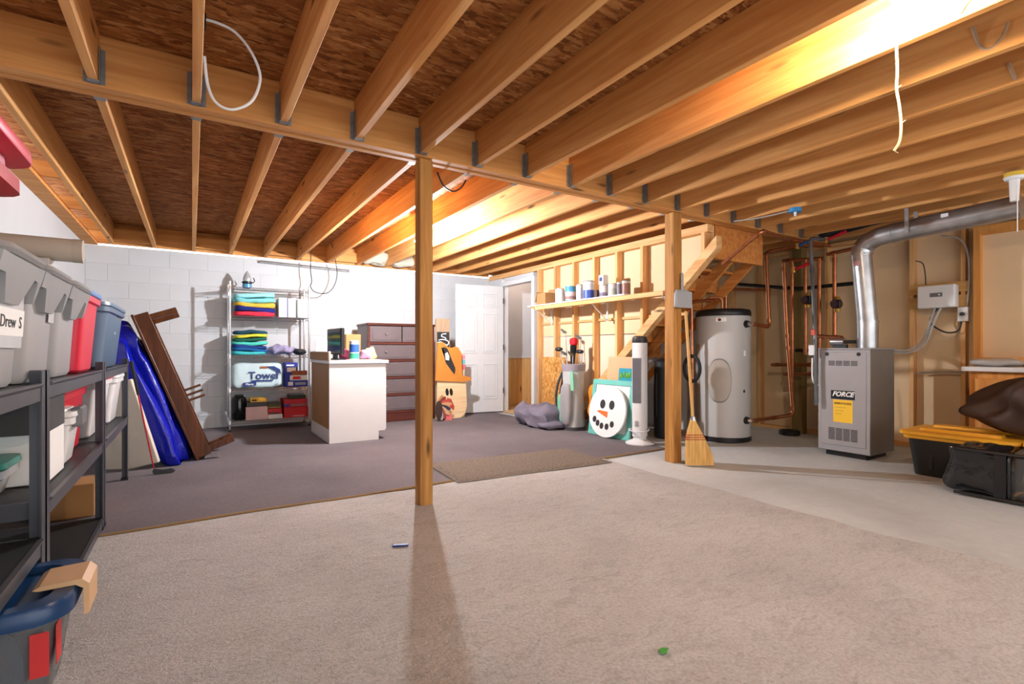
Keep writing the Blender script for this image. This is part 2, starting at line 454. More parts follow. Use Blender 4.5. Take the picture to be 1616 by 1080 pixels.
# doorway at the far end of that wall
dr = T('door_frame', 'white painted doorway trim beside the open door', 'door frame', (XS, 6.65, 0)); dr['kind'] = 'structure'; dr.name = 'trim_1'
for a, b in ((6.18, 6.25), (7.08, 7.15)):
    new('jamb', bx(XS-.016, XS+.10, a, b, 0, 2.05, bev=.003), WHITE, dr, world=True)
new('head', bx(XS-.016, XS+.10, 6.18, 7.15, 2.05, 2.12, bev=.003), WHITE, dr, world=True)
new('threshold', bx(XS-.03, XS+.12, 6.25, 7.08, .008, .02), wood('oak_floor', (196, 158, 110), (222, 190, 146), 'y', knots=False), dr, world=True)
W('drywall_panel', bx(XS, XS+.1, 7.15, YB, 0, ZJ-.08), WHITEP)
W('drywall_panel', bx(XS+.02, XS+.1, 6.25, 7.08, 2.12, ZJ-.08), WHITEP)
# landing beyond the doorway: white wall over knotty pine boards
wl = new('wall_landing', bx(5.32, 5.42, 4.2, YB, 0, ZT), WHITEP, kind='structure', label='white landing wall over pine wainscot seen through doorway')
for k in range(16):
    new('plank', bx(5.305, 5.319, 5.6+k*.125, 5.6+k*.125+.122, .06, .88, bev=.003), wood('knotty_pine', (206, 158, 96), (232, 194, 136), 'z'), wl)
new('chair_rail', bx(5.29, 5.32, 5.6, YB, .88, .91), WHITE, wl)
new('landing_floor', bx(XS+.12, 5.3, 5.55, YB, 0, .02), MATS['oak_floor'], wl)
wg = new('wall_gable', bx(XS+.1, 5.32, YB, YB+.1, 0, ZT), WHITEP, kind='structure', label='white end wall over pine boards seen through the doorway')
for k in range(7):
    x = XS+.105+k*.125; new('plank', bx(x, x+.122, YB-.016, YB-.001, .03, .87, bev=.003), MATS['knotty_pine'], wg)
new('chair_rail', bx(XS+.1, 5.3, YB-.03, YB-.001, .87, .90), WHITE, wg)

# stairs rising toward the camera inside the stairwell
sta = T('staircase', 'wooden staircase seen from below between stud wall and pipes', 'stairs', (4.85, 5.4, 0))
def A(name, bm, mat=STAIRW): return new(name, bm, mat, sta, world=True)
rise, run = .19, .19/SLOPE
y0s = 3.10+2.06/SLOPE
for x in (4.42, 4.80, 5.18):
    A('stringer', prism(B(), [(y0s+.10, .02), (3.24, stair_z(3.24)+.20), (3.24, stair_z(3.24)+.04), (y0s+.045, 0)], x, x+.038, 'yz'))
for i in range(1, 11):
    yy = y0s+.25-run*i; z = rise*i
    A('tread', bx(4.41, 5.22, yy-.015, yy+run+.02, z-.03, z, bev=.004))
    A('riser', bx(4.41, 5.22, yy+run-.018, yy+run, z-rise, z-.03))
A('header', bx(4.41, 5.22, 3.19, 3.235, 1.93, ZT-.005))

# ------------------------------------------------------------------ floor coverings
def sheet(name, x0, x1, y0, y1, z, mat, nx, ny, amp, freq, edge, seed, hole=None):
    bm = B(); g = []
    for j in range(ny+1):
        row = []
        for i in range(nx+1):
            x = x0+(x1-x0)*i/nx; y = y0+(y1-y0)*j/ny
            px, py = x, y
            if edge:
                px += edge*noise.noise(Vector((x*1.5, y*1.5, seed)))*(1 if i in (0, nx) else .3)
                py += edge*noise.noise(Vector((x*1.5, y*1.5, seed+9)))*(1 if j in (0, ny) else .3)
            zz = z+amp*(noise.noise(Vector((x*freq, y*freq*2.2, seed)))+.5*noise.noise(Vector((x*freq*2.6, y*freq*4, seed+4))))
            zz = max(z*.75, zz)
            row.append(bm.verts.new((px, py, zz)))
        g.append(row)
    for j in range(ny):
        for i in range(nx): bm.faces.new((g[j][i], g[j][i+1], g[j+1][i+1], g[j+1][i]))
    r = bmesh.ops.extrude_edge_only(bm, edges=[e for e in bm.edges if e.is_boundary])
    for v in r['geom']:
        if isinstance(v, bmesh.types.BMVert): v.co.z = 0.0005
    return new(name, bm, mat, smooth=True, angle=50)
cp = sheet('beige_carpet', XL+.01, 3.2, YF+.02, 3.50, .012, carpet_mat(), 90, 120, .007, 1.6, .05, 3)
tag(cp, 'worn beige carpet covering the near half of the floor', 'carpet')
rg = sheet('grey_carpet', XL+.01, 4.12, 3.53, YB-.01, .010, rug_mat(), 80, 80, .003, 1.2, .02, 5)
tag(rg, 'dark grey ribbed carpet covering the far half of the floor', 'carpet')
new('grey_carpet_edge', tb(smooth_path([(XL+.02, 3.52, .011), (-.4, 3.50, .013), (.3, 3.535, .012), (.9, 3.51, .013), (1.5, 3.53, .012), (2.4, 3.52, .012), (3.4, 3.53, .012), (4.1, 3.54, .011)]), .009, 6), pm('jute_edge', (150, 122, 84), .9, nscale=40), rg, smooth=True)
mt = T('floor_mat', 'small shaggy taupe mat lying across the edge of the grey carpet', 'mat', (2.45, 3.74, 0), math.radians(-4))
bm = B(); g = []
for j in range(31):
    row = []
    for i in range(61):
        x = -.74+1.48*i/60; y = -.36+.72*j/30
        ed = min(i, 60-i, j, 30-j)
        z = .020+(.012 if ed > 1 else 0)+.006*noise.noise(Vector((x*22, y*22, 0)))
        x += .008*noise.noise(Vector((y*9, 1, i*.1))) if ed == 0 else 0
        row.append(bm.verts.new((x, y, z if ed else .012)))
    g.append(row)
for j in range(30):
    for i in range(60): bm.faces.new((g[j][i], g[j][i+1], g[j+1][i+1], g[j+1][i]))
MATM = pm('shaggy_taupe', (120, 108, 96), .95, var=.35, nscale=60, bmp=.5)
new('pile', bm, MATM, mt, smooth=True)
new('backing', bx(-.735, .735, -.355, .355, .0115, .019), pm('mat_backing', (110, 104, 96), .9), mt)

# ------------------------------------------------------------------ lamps
def bulb(name, label, loc, power, col, base_up=True, cord=True):
    t = T(name, label, 'lamp', loc)
    prof = [(.004, -.055), (.020, -.050), (.030, -.036), (.034, -.018), (.031, 0), (.022, .022), (.016, .04), (.014, .05)]
    new('bulb', lathe(B(), prof[::2]+prof[-1:], n=8), emit('bulb_glow_%d' % len(MATS), col, power), t, smooth=True)
    new('socket', lathe(B(), [(.019, .049), (.024, .055), (.027, .085), (.05, .092), (.055, .105), (.055, .118)], n=20), WHITE, t, smooth=True)
    return t
la = bulb('light_bulb', 'bare lit bulb under a joist behind the middle post', (2.0524, 5.12, 2.085), 4900, (244, 248, 255))
lb = bulb('light_bulb', 'bare lit bulb with a pull string between joists at upper right', (2.25, .84, 2.287), 1100, (255, 234, 204))
fill_bulb = bulb('light_bulb', 'added unseen fill bulb between the joists near the open end', (.65, -1.2, 2.33), 150, (250, 248, 246))  # unseen bulb added behind the camera as fill light
ld = bulb('light_bulb', 'bare lit bulb on the landing ceiling beyond the doorway', (4.85, 6.9, 2.38), 200, (255, 246, 236))
new('junction_box', lathe(B(), [(.045, .119), (.05, .125), (.05, .1785)], n=16), GALV, la, smooth=True)
# electrical boxes over the joist-bay lamps
for t, z in ((lb, .118), (fill_bulb, .118)):
    new('ceiling_box', lathe(B(), [(.052, .119), (.052, ZT-(2.287 if t is lb else 2.33)-.001)], n=16), GALV, t, smooth=True)
# ------------------------------------------------------------------ helpers for placing things seen frontally
def fbox(u0, u1, v0, v1, Y, dep, z0=None):
    um = (u0+u1)/2
    x0 = at(u0, v1, Y=Y).x; x1 = at(u1, v1, Y=Y).x
    za = at(um, v1, Y=Y).z; zb = at(um, v0, Y=Y).z
    if z0 is not None: zb += z0-za; za = z0
    return x0, x1, Y, Y+dep, za, zb
def carton(name, label, cat, b, mat, bev=.004, group=None, prints=()):
    """b = box; prints = list of (fx0, fx1, fz0, fz1, mat) panels on the front (-Y) face"""
    x0, x1, y0, y1, z0, z1 = b
    t = T(name, label, cat, ((x0+x1)/2, (y0+y1)/2, z0), group=group)
    new('body', bx(x0, x1, y0, y1, z0, z1, bev=bev), mat, t, world=True)
    for i, (a, c, d, e, m) in enumerate(prints):
        new('printed_panel', bx(x0+(x1-x0)*a, x0+(x1-x0)*c, y0-.0012, y0+.001, z0+(z1-z0)*d, z0+(z1-z0)*e), m, t, world=True)
    return t
def tote(name, label, x0, x1, y0, y1, z0, h, body, lidm, taper=.86, r=.04, lid=.035, over=.015, cat='storage bin', group=None, ridge=True, rim=True, handle=None):
    cx, cy, w, d = (x0+x1)/2, (y0+y1)/2, x1-x0, y1-y0
    t = T(name, label, cat, (cx, cy, z0), group=group)
    hb = h-lid
    rings = [rrect(cx, cy, w*taper-.02, d*taper-.02, r, z0), rrect(cx, cy, w*taper, d*taper, r, z0+.012), rrect(cx, cy, w, d, r, z0+hb)]
    new('body', loft(B(), rings), body, t, smooth=True, world=True)
    if rim:
        new('rim', loft(B(), [rrect(cx, cy, w+.008, d+.008, r, z0+hb-.035), rrect(cx, cy, w+.022, d+.022, r, z0+hb-.03), rrect(cx, cy, w+.022, d+.022, r, z0+hb-.002)]), body, t, smooth=True, world=True)
    L = [rrect(cx, cy, w+2*over, d+2*over, r+.01, z0+hb), rrect(cx, cy, w+2*over+.006, d+2*over+.006, r+.01, z0+hb+.006), rrect(cx, cy, w+2*over, d+2*over, r+.01, z0+hb+lid*.7)]
    if ridge: L += [rrect(cx, cy, w*.86, d*.84, r, z0+hb+lid*.72), rrect(cx, cy, w*.84, d*.82, r, z0+hb+lid)]
    new('lid', loft(B(), L), lidm, t, smooth=True, world=True)
    if handle:
        for sx in (x0-.012, x1+.012):
            new('handle', bx(sx-.02, sx+.02, cy-.07, cy+.07, z0+hb-.05, z0+h+.004, bev=.008), handle, t, world=True)
    return t

# ------------------------------------------------------------------ black shelving along the left wall
def shelving(y0, y1, shelves, label):
    t = T('shelving_unit', label, 'shelf', (-.71, (y0+y1)/2, 0), group='black steel shelving along the left wall')
    X0, X1 = -1.01, -.42
    for x, sx in ((X0, 1), (X1, -1)):
        for y, sy in ((y0, 1), (y1, -1)):
            bm = B()
            box(bm, x, x+sx*.003, y, y+sy*.045, .013, .95); box(bm, x, x+sx*.04, y, y+sy*.003, .013, .95)
            box(bm, x+sx*.003, x+sx*.010, y+sy*.012, y+sy*.030, .013, .95)
            p = new('post', bm, BLACKM, t, world=True)
            new('foot_cap', bx(x-sx*.002, x+sx*.042, y-sy*.002, y+sy*.047, .013, .03), BLACK, p, world=True)
    for z in shelves:
        s = new('shelf', bx(X0+.004, X1-.004, y0+.006, y1-.006, z-.022, z, bev=.001), pm('shelf_board', (44, 44, 46), .5), t, world=True)
        for x, sx in ((X0+.003, 1), (X1-.003, -1)):
            bm = prism(B(), [(x, z-.055), (x, z-.012), (x+sx*-.010, z-.002), (x+sx*-.010, z+.004), (x+sx*.006, z+.004), (x+sx*.006, z-.055)], y0+.047, y1-.047, 'xz')
            new('rail', bm, BLACKM, s, world=True)
        for y, sy in ((y0+.004, 1), (y1-.004, -1)):
            new('rail', bx(X0+.042, X1-.042, y, y+sy*.012, z-.055, z+.003), BLACKM, s, world=True)
    return t
shelving(.98, 2.295, (.39, .905), 'nearest black steel shelving unit holding the large labelled grey bin')
shelving(2.315, 3.655, (.075, .50, .905), 'middle black steel shelving unit with a shelf close to the carpet')
shelving(3.675, 4.935, (.50, .905), 'farthest black steel shelving unit holding the slate blue bin')

# large grey bins with flared collars on the top shelf
GREYB = pm('light_grey_plastic', (176, 177, 180), .42, var=.02)
GREYC = pm('grey_collar_plastic', (150, 151, 153), .42, var=.02)
TAPE = pm('clear_tape', (222, 223, 226), .2, var=.03)
def grey_bin(y0, y1, label, z0=.909, h=.40):
    x0, x1 = -.98, -.44; cx, cy, w, d = (x0+x1)/2, (y0+y1)/2, x1-x0, y1-y0
    t = T('storage_bin', label, 'storage bin', (cx, cy, z0), group='grey bins on the top shelf')
    def R(s, z, r=.05): return rrect(cx, cy, w*s, d*s, r, z)
    new('body', loft(B(), [R(.88, z0), R(.91, z0+.015), R(.985, z0+h-.03)]), GREYB, t, smooth=True, world=True)
    zt = z0+h-.035; xf = x1+.045
    # flared collar along the front and back, deep in the middle, rising to the handle at each end
    for sx, xe in ((1, x1), (-1, x0)):
        prof = [(y0-.01, zt), (y0-.005, zt-.05), (y0+.06, zt-.05), (y0+.13, zt-.125), (y1-.15, zt-.125), (y1-.07, zt-.04), (y1-.03, zt-.045), (y1-.015, zt-.11), (y1-.004, zt-.11), (y1+.01, zt-.04), (y1+.01, zt)]
        bm = B(); a = [bm.verts.new((xe+sx*(.040-.030*(zt-z)/.125), y, z)) for y, z in prof]; b = [bm.verts.new((xe-sx*.05, y, z)) for y, z in prof]
        f0 = bm.faces.new(a); f1 = bm.faces.new(b[::-1]); n = len(prof)
        for k in range(n): bm.faces.new((a[k], b[k], b[(k+1) % n], a[(k+1) % n]))
        bmesh.ops.triangulate(bm, faces=[f0, f1]); new('collar', bm, GREYC, t, world=True)
    for sy, ye in ((1, y1), (-1, y0)):
        new('handle', bx(cx-w*.3, cx+w*.3, ye-sy*.03, ye+sy*.008, zt-.10, zt, bev=.004), GREYC, t, world=True)
    new('lid', loft(B(), [rrect(cx, cy, w+.09, d+.02, .06, zt), rrect(cx, cy, w+.105, d+.03, .06, zt+.01), rrect(cx, cy, w+.09, d+.015, .06, zt+.026), rrect(cx, cy, w*.86, d*.8, .05, zt+.028), rrect(cx, cy, w*.84, d*.78, .05, zt+.035)]), GREYC, t, smooth=True, world=True)
    return t, cy-d/2
g1, yf = grey_bin(1.77, 2.18, 'nearest large grey bin with a handwritten paper label on the top shelf')
g2, _ = grey_bin(2.21, 2.61, 'second large grey bin from the front on the top shelf, taped at the corner')
g3, _ = grey_bin(2.65, 3.04, 'third large grey bin on the top shelf, next to the red bin')
lt = Matrix.Translation((-.4475, 0, 1.10)) @ Matrix.Rotation(math.radians(2.8), 4, 'Y')
new('tape', bx(0, .0012, 1.84, 2.15, -.075, .085, M=lt), TAPE, g1, world=True)
new('paper_label', bx(.001, .0026, 1.85, 2.155, -.040, .040, M=lt), PAPER, g1, world=True, label='white paper label with handwriting under clear tape')
txt('handwriting', 'Drew', .05, pm('marker_ink', (40, 40, 42), .7), g1, lt @ face_px(.0032, 1.995, 0), sx=1.25)
txt('handwriting', 'S', .05, MATS['marker_ink'], g1, lt @ face_px(.0032, 2.115, 0), sx=1.25)
new('tape', bx(0, .0012, 2.48, 2.56, .02, .09, M=lt), TAPE, g2, world=True)

REDP = pm('red_plastic', (226, 44, 72), .38, var=.03)
REDD = pm('deep_red_plastic', (196, 12, 34), .38, var=.03)
SLATE = pm('slate_blue_plastic', (92, 116, 142), .36, var=.03)
LBLUE = pm('light_blue_plastic', (86, 136, 196), .4, var=.03)
NAVY = pm('navy_plastic', (22, 60, 104), .3, var=.04)
PINK = pm('pale_pink_plastic', (226, 150, 168), .35, var=.03)
CLEARP = pm('cloudy_clear_plastic', (206, 208, 210), .25, var=.03, trans=.35)
WHITEPL = pm('white_plastic', (228, 228, 228), .35, var=.02)
tote('storage_bin', 'red bin with a light blue lid on the top shelf', -.97, -.425, 3.10, 3.50, .909, .41, REDP, LBLUE, taper=.9)
bt = tote('storage_bin', 'rounded slate blue bin with matching lid on the top shelf', -.97, -.415, 3.70, 4.60, .909, .40, SLATE, SLATE, taper=.88, r=.11)
new('slot_label', bx(-.437, -.428, 4.20, 4.23, 1.12, 1.19), WHITEPL, bt, world=True)
new('handle_slot', bx(-.425, -.413, 4.22, 4.40, 1.235, 1.25), BLACK, bt, world=True)
# red-lidded pink bin standing on the nearest grey bin
pk = tote('storage_bin', 'pale pink bin with a wide bright red lid stacked above the grey bins', -.98, -.48, 1.62, 2.15, 1.312, .33, PINK, REDP, lid=.05, over=.06, r=.09)
new('lid_skirt', loft(B(), [rrect(-.73, 1.885, .52, .55, .08, 1.49), rrect(-.73, 1.885, .575, .605, .09, 1.495), rrect(-.73, 1.885, .575, .605, .09, 1.535)]), REDD, pk, smooth=True, world=True)
# things lying on the bins
carton('flat_carton', 'flat grey cardboard carton lying on the grey bins', 'carton', (-.98, -.47, 2.22, 2.74, 1.313, 1.345), pm('grey_card', (168, 168, 170), .7))
carton('black_binder', 'flat black binder lying on the grey carton', 'binder', (-.97, -.58, 2.30, 2.78, 1.346, 1.378), DARK)
carton('grey_case', 'thin pale grey case lying on the third grey bin', 'case', (-.93, -.50, 2.80, 2.98, 1.313, 1.40), pm('pale_grey_case', (190, 190, 192), .5))
carton('purple_case', 'dark purple flat case lying across the far bins', 'case', (-.90, -.52, 3.18, 3.95, 1.322, 1.345), pm('dark_purple', (52, 44, 66), .4))
tu = T('mailing_tube', 'thick beige cardboard tube lying across the top of the bins', 'tube', (-.72, 2.88, 1.401))
new('tube', tb([(-1.03, 2.88, 1.452), (-.44, 2.90, 1.452)], .05, 24), pm('beige_tube', (186, 174, 158), .7, var=.03), tu, smooth=True, world=True)
new('end_cap', tb([(-.44, 2.90, 1.452), (-.405, 2.901, 1.452)], [.0515, .0515], 24), pm('beige_cap', (178, 166, 150), .7, var=.03), tu, smooth=True, world=True)

# middle shelf
tote('storage_bin', 'tall deep red bin on the middle shelf behind the white cartons', -.99, -.50, 3.0, 3.62, .504, .34, REDD, REDD, taper=.93, lid=.03)
wbx = carton('white_carton', 'plain white carton on the middle shelf behind the post', 'carton', (-.76, -.47, 2.60, 2.90, .504, .70), PAPER)
db = T('document_tray', 'open dark grey metal drawer sitting on the white carton', 'drawer', (-.66, 2.7, .70))
for a in ((-.86, -.47, 2.55, 2.56), (-.86, -.47, 2.90, 2.91), (-.86, -.85, 2.56, 2.90), (-.48, -.47, 2.56, 2.90)):
    new('side', bx(a[0], a[1], a[2], a[3], .701, .835), DARK, db, world=True)
new('bottom', bx(-.85, -.48, 2.56, 2.90, .701, .708), DARK, db, world=True)
cb = tote('storage_bin', 'small clear bin with white lid and grey latch handle on the middle shelf', -.70, -.455, 2.93, 3.20, .504, .25, WHITEPL, WHITEPL, taper=.8, handle=pm('latch_grey', (120, 122, 126), .4))
tl = tote('storage_bin', 'clear bin with a teal lid full of papers on the middle shelf', -1.0, -.55, 2.36, 2.585, .504, .14, CLEARP, pm('teal_plastic', (40, 130, 116), .35), taper=.9)
pb = tote('storage_bin', 'white bin with a coral pink lid on the farthest shelving unit', -.96, -.47, 3.75, 4.40, .504, .36, WHITEPL, REDP, taper=.86)
tote('storage_bin', 'white bin with a white lid behind the coral-lidded bin', -.96, -.45, 4.45, 4.85, .504, .35, WHITEPL, WHITEPL, taper=.86)
# papers and trays on the lower shelf of the nearest unit
for i in range(5):
    carton('magazine', ('uppermost', 'second', 'third', 'fourth', 'lowest')[i]+' magazine of the stack on the lower near shelf', 'magazine', (-.82+.012*i, -.52+.01*((i*3) % 4), 1.66, 1.92+.01*(i % 3), .50-.022*i-.022, .50-.022*i-.001), [PAPER, DARK, pm('grey_paper', (150, 150, 152), .7), pm('yellow_print', (206, 178, 84), .6), pm('dull_red_print', (150, 70, 60), .6)][i], bev=.001, group='magazines on the lower near shelf')
carton('paper_stack', 'pale stack of envelopes at the front of the lower near shelf', 'paper', (-.62, -.45, 1.40, 1.62, .394, .43), pm('cream_paper', (224, 210, 186), .7), bev=.001)
carton('cardboard_box', 'small cardboard box on the carpet under the shelving', 'box', (-.78, -.50, 3.95, 4.20, .012, .21), CARD)

# blue-lidded clear bin on the carpet at the front, half under the nearest shelf
cx, cy, w, d = -.53, 2.02, .44, .35
bl = T('latch_bin', 'clear bin with a navy lid and tan latch on the carpet', 'storage bin', (cx, cy, .013))
new('body', loft(B(), [rrect(cx, cy, w*.80, d*.84, .05, .015), rrect(cx, cy, w*.82, d*.86, .06, .03), rrect(cx, cy, w*.98, d*.98, .07, .285)], cap1=False), pm('clear_bin_plastic', (206, 210, 214), .10, var=.02, trans=.8, ior=1.08), bl, smooth=True, world=True)
new('lid', loft(B(), [rrect(cx, cy, w+.02, d+.02, .08, .272), rrect(cx, cy, w+.05, d+.05, .09, .278), rrect(cx, cy, w+.05, d+.05, .09, .315), rrect(cx, cy, w+.035, d+.035, .085, .327), rrect(cx, cy, w*.88, d*.88, .07, .327), rrect(cx, cy, w*.84, d*.84, .06, .309)]), NAVY, bl, smooth=True, world=True)
new('lid_rib', tb(smooth_path([(cx-.12, cy-.10, .313), (cx+.0, cy-.07, .322), (cx+.07, cy+.0, .324), (cx+.08, cy+.10, .316)]), .012, 8), NAVY, bl, smooth=True, world=True)
tanp = pm('tan_plastic', (212, 172, 128), .4, var=.03)
xr = cx+w/2
lat = prism(B(), [(xr+.040, .235), (xr+.052, .24), (xr+.052, .325), (xr+.035, .343), (xr-.06, .340), (xr-.075, .332), (xr-.06, .328), (xr+.02, .328), (xr+.038, .315)], cy-.075, cy+.075, 'xz')
new('latch', lat, tanp, bl, world=True, label='tan plastic latch clipped over the navy lid')
new('sticker', bx(xr-.012, xr-.010, cy-.14, cy-.08, .14, .25), pm('red_sticker', (206, 52, 52), .5), bl, world=True)
new('sticker', bx(xr-.06, xr-.02, cy-d*.5+.001, cy-d*.5+.002, .13, .25), pm('red_sticker', (206, 52, 52), .5), bl, world=True)
for i, (dx_, dy_, sz, c) in enumerate([(-.09, -.08, .10, (206, 186, 120)), (.06, -.07, .09, (96, 130, 190)), (.0, .06, .09, (230, 226, 220)), (.09, .05, .07, (190, 80, 96)), (-.10, .07, .09, (60, 64, 74))]):
    o = new('folded_cloth', blob(B(), (cx+dx_, cy+dy_, .035+sz), (.06, .055, sz), 3, .02, 9, i, 20, 12), pm('cloth_in_bin_%d' % i, c, .85))
    tag(o, ['mustard', 'light blue', 'white', 'dusty red', 'charcoal'][i]+' cloth inside the navy-lidded clear bin', 'cloth', 'cloths in the navy-lidded bin')

# ------------------------------------------------------------------ leaning bench, tarp bundle, panel, golf club
bo = at(310, 727, Z=.012)
bench = T('bench', 'dark wooden bench standing on its end, leaning over the blue tarp', 'bench', bo)
ex = Vector((-.35, .06, .935)).normalized(); eh = Vector((.937, .0, .35)).normalized(); ew = ex.cross(eh).normalized()
if ew.y < 0: ew = -ew
MB = Matrix.Translation(bo) @ Matrix((( ex.x, ew.x, eh.x, 0), (ex.y, ew.y, eh.y, 0), (ex.z, ew.z, eh.z, 0), (0, 0, 0, 1)))
WAL = wood('walnut_stain', (70, 36, 14), (112, 62, 26), 'z', rough=.4, knots=False)
def bb(name, *a, par=bench, m=WAL, **k): return new(name, bx(*a, M=MB, **k), m, par, world=True)
Lb = 1.40
bb('bench_top', 0, Lb, -.005, .42, 0, .022, bev=.004)
bb('apron', .01, Lb-.01, 0, .022, .022, .13, bev=.003); bb('apron', .01, Lb-.01, .395, .417, .022, .13, bev=.003)
bb('end_rail', .01, .032, .022, .395, .022, .12); bb('end_rail', Lb-.032, Lb-.01, .022, .395, .022, .12)
for x in (.03, Lb-.085):
    for y in (.005, .365): bb('leg', x, x+.05, y, y+.045, .06, .34, bev=.004)
for x in (.52, .57, .62): bb('slat', x, x+.022, .10, .13, .13, .27)
bb('stretcher', .05, .09, .2, .23, .13, .22)

TARP = pm('blue_tarp', (12, 26, 170), .24, var=.12, nscale=6, spec=.6, bmp=.55)
tp = T('tarp_bundle', 'glossy blue plastic tarp wrapped round a flat leaning bundle', 'tarp', bo+Vector((-.15, .05, 0)))
def leaner(c_len, c_w, c_h, s, seed, o):
    bm = blob(B(), (0, 0, 0), s, 6, .05, 6, seed, 60, 26, stretch=(.7, 1.6, 1.6))
    bm.transform(Matrix.Translation(o) @ MB.to_3x3().to_4x4() @ Matrix.Translation((c_len, c_w, c_h)))
    for v in bm.verts: v.co.z = max(v.co.z, .014)
    return bm
new('tarp_fold', leaner(.66, .22, -.09, (.67, .24, .075), 3, bo), TARP, tp, smooth=True, world=True)
new('tarp_fold', leaner(.60, .02, -.17, (.62, .17, .075), 5, bo), TARP, tp, smooth=True, world=True)
new('tarp_peak', leaner(1.30, .30, -.12, (.10, .10, .06), 8, bo), TARP, tp, smooth=True, world=True)
pn = new('foam_panel', bx(-.02, .02, -.22, .22, 0, .74, bev=.012, seg=2, M=Matrix.Translation((-.42, 5.36, .012)) @ Matrix.Rotation(-.26, 4, 'Y') @ Matrix.Rotation(math.radians(62), 4, 'Z')), pm('cream_panel', (222, 212, 196), .6, var=.03))
tag(pn, 'cream panel leaning behind the shelving under the blue tarp', 'panel')
gc = T('golf_club', 'single golf club with a red shaft leaning on the shelving', 'golf club', (-.24, 4.98, .012))
ga, gb_ = Vector((-.405, 4.97, .93)), Vector((-.255, 5.0, .03))
new('grip', tb([ga, ga.lerp(gb_, .30)], [.013, .010], 10), BLACK, gc, smooth=True, world=True)
new('shaft', tb([ga.lerp(gb_, .30), ga.lerp(gb_, .96)], [.006, .005], 8), pm('red_shaft', (196, 40, 60), .3, .3), gc, smooth=True, world=True)
new('head', prism(B(), [(-.26, .014), (-.13, .016), (-.115, .03), (-.14, .048), (-.20, .045), (-.262, .06), (-.27, .04)], 4.985, 5.01, 'xz'), DARK, gc, world=True)

# ------------------------------------------------------------------ chrome wire rack at the back wall
rx0, rx1, ry0, ry1 = .395, 1.315, 7.13, 7.49
rk = T('wire_rack', 'chrome wire shelving rack standing against the white wall', 'shelf', ((rx0+rx1)/2, (ry0+ry1)/2, .012))
for x in (rx0, rx1):
    for y in (ry0, ry1):
        p = new('post', tb([(x, y, .03), (x, y, 1.86)], .0125, 12), CHROME, rk, smooth=True, world=True)
        new('foot', tb([(x, y, .012), (x, y, .035)], [.017, .010], 10), BLACK, p, smooth=True, world=True)
RZ = [.13, .53, .95, 1.44, 1.80]
sh0 = None
for z in RZ:
    bm = B()
    for zz in (0, -.03):
        for a, b in (((rx0, ry0), (rx1, ry0)), ((rx0, ry1), (rx1, ry1)), ((rx0, ry0), (rx0, ry1)), ((rx1, ry0), (rx1, ry1))):
            tube(bm, [(a[0], a[1], zz-.004), (b[0], b[1], zz-.004)], .0035, 6)
    n = 32
    for k in range(1, n):
        x = rx0+(rx1-rx0)*k/n; tube(bm, [(x, ry0, 0), (x, ry1, 0)], .0018, 4)
    for k in range(1, 24):
        x = rx0+(rx1-rx0)*k/24; tube(bm, [(x-.018, ry0, -.004), (x+.018, ry0, -.034)], .0018, 4)
    for y in (ry0+.12, ry0+.24): tube(bm, [(rx0, y, -.006), (rx1, y, -.006)], .003, 6)
    if sh0 is None:
        sh0 = new('wire_shelf', bm, CHROME, rk); mi = root_matrix(rk).inverted(); sh0.location = mi @ Vector((0, 0, z))
    else:
        bm.free(); share(sh0, root_matrix(rk).inverted() @ Vector((0, 0, z)), rk)
    for x in (rx0, rx1):
        for y in (ry0, ry1): new('collar', tb([(x, y, z-.035), (x, y, z+.01)], [.017, .015], 10), CHROME, rk, smooth=True, world=True)

def towels(cols, u0, u1, vtop, vbot, zb, names, where, Y=7.14, dep=.33, group=None):
    x0 = at(u0, vbot, Y=Y).x; x1 = at(u1, vbot, Y=Y).x; H = at((u0+u1)/2, vtop, Y=Y).z-at((u0+u1)/2, vbot, Y=Y).z
    hh = H/len(cols)
    for i, c in enumerate(cols):
        z = zb+hh*(i+.5); j = random.uniform(-.012, .012)
        bm = blob(B(), ((x0+x1)/2+j, Y+dep/2, z), ((x1-x0)/2*random.uniform(.93, 1.0), dep/2, hh*.60), 4.5, .013, 9, i+u0, 40, 14, stretch=(1, .6, 1.5))
        for v in bm.verts:
            v.co.z = min(max(v.co.z, zb+.002 if i == 0 else 0), 9)
            v.co.z += .012*math.sin((v.co.x-x0)*9+i)*(1 if i else .0)
        o = new('folded_towel', bm, pm('towel_%d_%d_%d' % c, c, .9, var=.1, nscale=30, bmp=.15), smooth=True, angle=80)
        tag(o, names[i]+' '+where, 'towel', group)
towels([(222, 48, 72), (24, 36, 120), (220, 178, 66), (120, 196, 200), (150, 214, 216)], 369, 438, 459, 496, RZ[3]+.002,
       ['red folded beach towel', 'navy folded beach towel', 'yellow folded beach towel', 'pale aqua folded beach towel', 'topmost light aqua folded beach towel'], 'in the stack on the upper rack shelf', group='towels on the upper rack shelf')
towels([(66, 190, 196), (20, 92, 150), (28, 60, 130), (80, 206, 190), (22, 92, 76), (206, 204, 60), (24, 70, 90)], 366, 424, 524, 562, RZ[2]+.002,
       ['lowest turquoise folded towel', 'mid blue folded towel', 'dark blue folded towel', 'mint folded towel', 'dark green folded towel', 'lime yellow folded towel', 'dark teal folded towel'], 'in the tall stack on the middle rack shelf', group='towels on the middle rack shelf')
o = new('crumpled_cloth', blob(B(), (at(442, 560, Y=7.3).x, 7.3, RZ[2]+.062), (.17, .13, .06), 2.4, .05, 11, 4, 44, 22), pm('lilac_cloth', (168, 160, 196), .9, var=.3, nscale=18), smooth=True, angle=80); tag(o, 'crumpled lilac and white cloth beside the tall towel stack', 'cloth')
